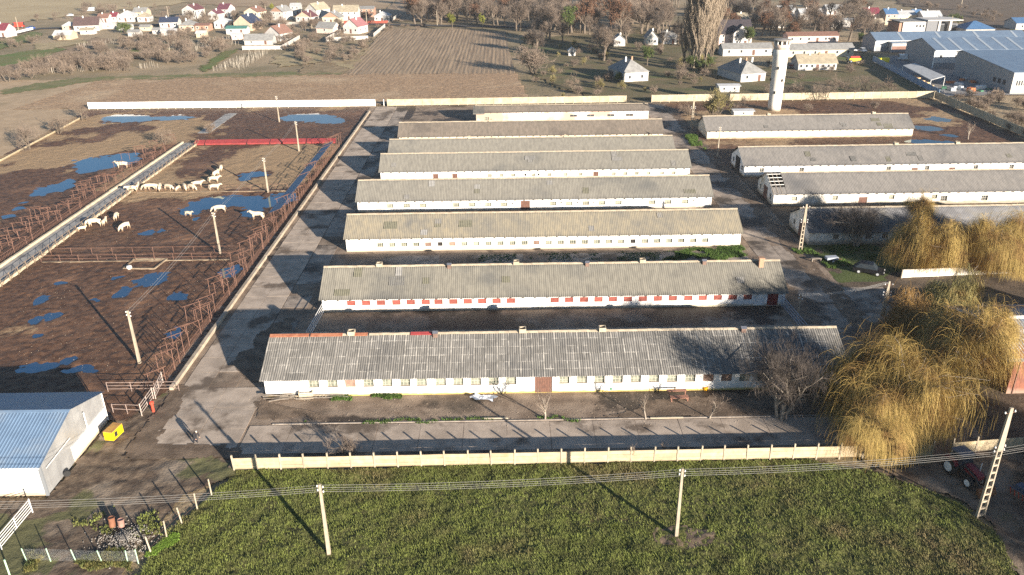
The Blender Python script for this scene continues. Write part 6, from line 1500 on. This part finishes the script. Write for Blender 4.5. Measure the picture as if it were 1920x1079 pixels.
hall('long pale factory hall with strip roof behind the large grey hall', c2.x, c2.x+62, c2.y, 13, 4.0, 6.4, m_halll, m_hallg, base=1.6, sky=4, wins=[(6, 1.9), (14, 1.9)])
hall('grey factory extension continuing the large hall', c0.x+Lh+2.3, c0.x+Lh+40, c0.y+4, 20, 6.0, 8.4, m_halll, m_hallg, base=1.9, sky=4, wins=[(4, 3.6), (12, 3.6)])
c3 = at(1893, 176)
t = thing('factory_hall', 'blue grey workshop hall with white front beside stacked timber', 'building', (c3.x, c3.y, 0), 0)
Dh = at(1836, 140).y-c3.y; zf = aty(1893, 136, c3.y).z
MB().box(0, 26, 0, Dh, -.2, zf-.2).build('wall', m_hallg, t); MB().box(-.05, 26, -.1, -.003, -.2, zf-.1).build('front_panel', m_hw['white'], t)
MB().prism([(-.3, zf-.2), (Dh*.9, zf+2.0), (Dh+.3, zf+1.2), (Dh+.3, zf+1.4), (Dh*.9, zf+2.25), (-.3, zf+.02)], 'x', -.3, 26).build('roof', m_hroof, t)
MB().prism([(0, zf-.21), (Dh, zf-.21), (Dh, zf+1.15), (Dh*.9, zf+1.9)], 'x', -.02, .2).build('gable', m_hallg, t)
for k in range(3): o = MB().box(-.7, .7, -.05, .02, 0, 1.4).build('window', m_hglass, t, (-.04, 4+k*2.6, 2.0), -math.pi/2)
for k in range(5): MB().box(1.2+k*.75, 1.6+k*.75, -.14, -.105, 2.4, 3.9).build('window', m_hglass, t)
c4 = at(1670, 98); t = thing('kiosk', 'low grey building with white and red front band', 'building', (c4.x, c4.y, 0))
wk = 32/pxm(98); MB().box(0, wk, 0, 9, -.2, 3.4).build('wall', m_hallg, t); MB().box(.3, wk-.2, -.06, -.003, .9, 2.2).build('red_band', m_hr['orange'], t); MB().box(.3, wk-.2, -.06, -.003, 2.21, 3.2).build('white_band', m_hw['white'], t); MB().box(-.3, wk+.3, -.4, 9.3, 3.42, 3.65).build('roof', m_hroof, t)
# blue sheet fence with canopy
m_bf = M('blue_sheet', (.22, .33, .46), (.18, .27, .39), .8, rough=.5, rand=.08)
A, B = at(1636, 115), at(1760, 180)
panel_fence('sheet_fence', 'blue corrugated sheet fence beside the lumber canopy', A, B, 2.2, 1.9, 2.0, m_bf, m_bf, 1, th=.06, pw=.1)
q = [at(1690, 140), at(1712, 137), at(1768, 163), at(1742, 169)]
t = thing('canopy', 'pale flat lumber canopy behind the blue sheet fence', 'canopy', (q[0].x, q[0].y, 0))
MB().add([tuple(p_-q[0]+Vector((0, 0, 2.9+.3*(i in (1, 2))))) for i, p_ in enumerate(q)]+[tuple(p_-q[0]+Vector((0, 0, 3.05+.3*(i in (1, 2))))) for i, p_ in enumerate(q)], [(3, 2, 1, 0), (4, 5, 6, 7), (0, 1, 5, 4), (1, 2, 6, 5), (2, 3, 7, 6), (3, 0, 4, 7)]).build('roof', m_hr['pale'], t)
for i, p_ in enumerate(q): MB().tube([p_-q[0], p_-q[0]+Vector((0, 0, 2.9))], .1, 6).build('post', m_whitep, t)
for k in range(5):
    p_ = q[3]+(q[0]-q[3])*(k*.15+.1)+Vector((1.2, 0, 0)); tag(MB().box(-1.0, 1.0, -.6, .6, 0, .9+.2*(k % 2)).build('lumber_stack', M('fresh_lumber', (.62, .42, .22), (.5, .33, .17), 2, rand=.1), None, p_, .5), 'stack of fresh yellow lumber under the pale canopy', 'lumber', 'lumber under the canopy')
m_yc = M('container_yellow', (.75, .60, .02), rough=.5)
t = thing('container', 'yellow container behind the blue sheet fence', 'container', at(1650, 118), 0); MB().box(0, 3.4, 0, 2.0, .1, 1.7).build('body', m_yc, t); MB().box(.2, 3.2, -.04, -.003, .3, 1.5).build('door', m_yc, t)
car('white van with dark cab parked by the grey hall', at(1710, 113), R(168), m_wcar, 'van', L=5, W=2, H=1.7, van=True, name='van'); car('white van parked beside the green bush', at(1607, 97), R(160), m_wcar, 'van', L=4.6, W=1.9, H=1.6, van=True, name='van'); car('white pickup parked next to the white van', at(1622, 99), R(95), m_wcar, 'pickup', name='pickup')
t = thing('combine_harvester', 'red and yellow harvester parked beside the white house', 'harvester', at(1592, 120), 0)
MB().box(0, 4.2, 0, 1.8, .9, 1.9).build('body', m_yc, t); MB().box(.5, 3.8, .2, 1.6, 1.9, 2.6).build('tank', m_rcar, t); MB().box(-.8, 0, .2, 1.6, 1.2, 2.4).build('cab', m_glassv, t); [wheel(t, x, y, r, .4) for x, r in ((.5, .7), (3.5, .5)) for y in (0, 1.8)]
t = thing('tractor', 'small red tractor beside the tan roofed white house', 'tractor', at(1487, 128), 2.6); MB().box(0, 1.4, -.3, .3, .7, 1.2).build('hood', m_trr, t); MB().box(-1.1, -.05, -.5, .5, 1.0, 2.1).build('cab', m_glassv, t); [wheel(t, x, y, r, .3) for x, r in ((-.6, .65), (1.1, .4)) for y in (-.65, .65)]
rj = random.Random(5)
for k in range(26):
    p_ = at(rj.uniform(1762, 1885), rj.uniform(146, 174)); cl = rj.choice(('j_orange', 'j_white', 'j_green', 'j_tan', 'j_grey', 'j_white'))
    mj = M(cl, {'j_orange': (.55, .16, .05), 'j_white': (.7, .7, .68), 'j_green': (.06, .18, .1), 'j_tan': (.5, .36, .24), 'j_grey': (.2, .2, .21)}[cl], rough=.7)
    sx, sy, sz = rj.uniform(.5, 1.6), rj.uniform(.4, .9), rj.uniform(.3, 1.1); b = MB()
    b.prism([(-sx, -sy), (sx, -sy*.9), (sx*.95, sy), (-sx*.97, sy*.95)], 'z', 0, sz*.48).prism([(-sx*.9, -sy*.9), (sx*.93, -sy*.8), (sx*.9, sy*.9), (-sx*.9, sy*.85)], 'z', sz*.5, sz)
    tag(b.build('material_stack', mj, None, p_, rj.uniform(0, 3)), {'j_orange': 'orange', 'j_white': 'white', 'j_green': 'dark green', 'j_tan': 'tan', 'j_grey': 'grey'}[cl]+' stack of building material on the factory paving', 'stack', 'building material on the factory paving')
# water tower
tw = at(1451, 207); m_tow = M('tower_render', (.72, .69, .62), (.58, .53, .46), .5, rough=.9, c3=(.42, .30, .22), s3=.35, lo3=.58, hi3=.75, stretch=(1, 1, .4), base=(.6, (.4, .34, .26)))
t = thing('water_tower', 'tall pale cylindrical water tower with peeling render', 'tower', tw)
ht = 19.2; MB().lathe([(1.75, -.3), (1.78, 2), (1.85, 8), (1.98, 15), (2.05, ht-2.6)], 28).build('shaft', m_tow, t, smooth=True)
MB().lathe([(1.98, ht-2.6), (2.02, ht-1.3)], 28).build('collar', M('tower_rust_band', (.46, .32, .24), (.60, .52, .44), .9, rough=.9), t, smooth=True)
MB().lathe([(1.9, ht-1.3), (1.9, ht-.35)], 28).build('gallery_core', m_void, t)
for k in range(10):
    a = 2*math.pi*k/10; o = MB().box(-.22, .22, -.14, .14, 0, .95).build('gallery_pier', m_tow, t, (2.02*math.cos(a), 2.02*math.sin(a), ht-1.3), a+math.pi/2)
MB().lathe([(2.35, ht-.36), (2.45, ht-.2), (2.3, ht-.05), (.4, ht+.12)], 28).build('cap', M('tower_cap_concrete', (.3, .28, .25), (.22, .2, .18), 1), t)
for (px_, py_) in ((1459, 128), (1443, 151), (1466, 151), (1452, 174)):
    p_ = aty(px_, py_, tw.y-1.6); a = math.asin(max(-1, min(1, (p_.x-tw.x)/1.95))); r_ = 1.86+.012*p_.z
    MB().box(-.22, .22, -.12, .12, -.35, .35).build('window', m_void, t, (r_*math.sin(a), -r_*math.cos(a), p_.z), a)
# building with blue corrugated roof beside the willow
A = at(1886, 738); t = thing('warehouse', 'brick red building with blue grey corrugated roof behind the willow', 'building', (A.x, A.y, 0))
zE, zR = aty(1893, 672, A.y).z, 6.2; Db = 13
MB().prism([(0, -.2), (Db, -.2), (Db, zE), (Db/2, zR-.1), (0, zE)], 'x', 0, 26).build('wall', M('orange_brick_wall', (.25, .10, .062), (.19, .08, .055), 1.5, rough=.85, base=(.6, (.3, .2, .15))), t)
V, F = merge([corr_roof(-1.2, 26, -.5, zE-.2, Db/2, zR, 3, per=.35, amp=.05), corr_roof(-1.2, 26, Db+.5, zE-.2, Db/2, zR, 3, per=.35, amp=.05)])
inst('roof', np_mesh('roof', V, F, M('pale_blue_roof', (.20, .25, .32), (.15, .195, .26), .8, rough=.4, spec=.5), True), t)
MB().prism([(Db/2-.3, zR+.02), (Db/2, zR+.16), (Db/2+.3, zR+.02), (Db/2+.3, zR-.05), (Db/2-.3, zR-.05)], 'x', -1.3, 26).build('ridge_cap', m_whitep, t)
for k in range(6): MB().box(.6+k*2.2, .7+k*2.2, -.08, -.003, 0, zE-.1).build('pilaster', m_rustpipe, t)

# ------------------------------------------------------------------ air
hz = MB().box(-620, 620, -60, 720, -1.4, 62)
m_haze = bpy.data.materials.new('haze_air'); m_haze.use_nodes = True
for n_ in list(m_haze.node_tree.nodes):
    if n_.type == 'BSDF_PRINCIPLED': m_haze.node_tree.nodes.remove(n_)
pv = m_haze.node_tree.nodes.new('ShaderNodeVolumePrincipled'); pv.inputs['Color'].default_value = (.92, .94, .97, 1); pv.inputs['Density'].default_value = .00012; pv.inputs['Anisotropy'].default_value = .2
m_haze.node_tree.links.new(pv.outputs[0], [n_ for n_ in m_haze.node_tree.nodes if n_.type == 'OUTPUT_MATERIAL'][0].inputs['Volume'])
struct(hz.build('haze', m_haze), 'stuff')
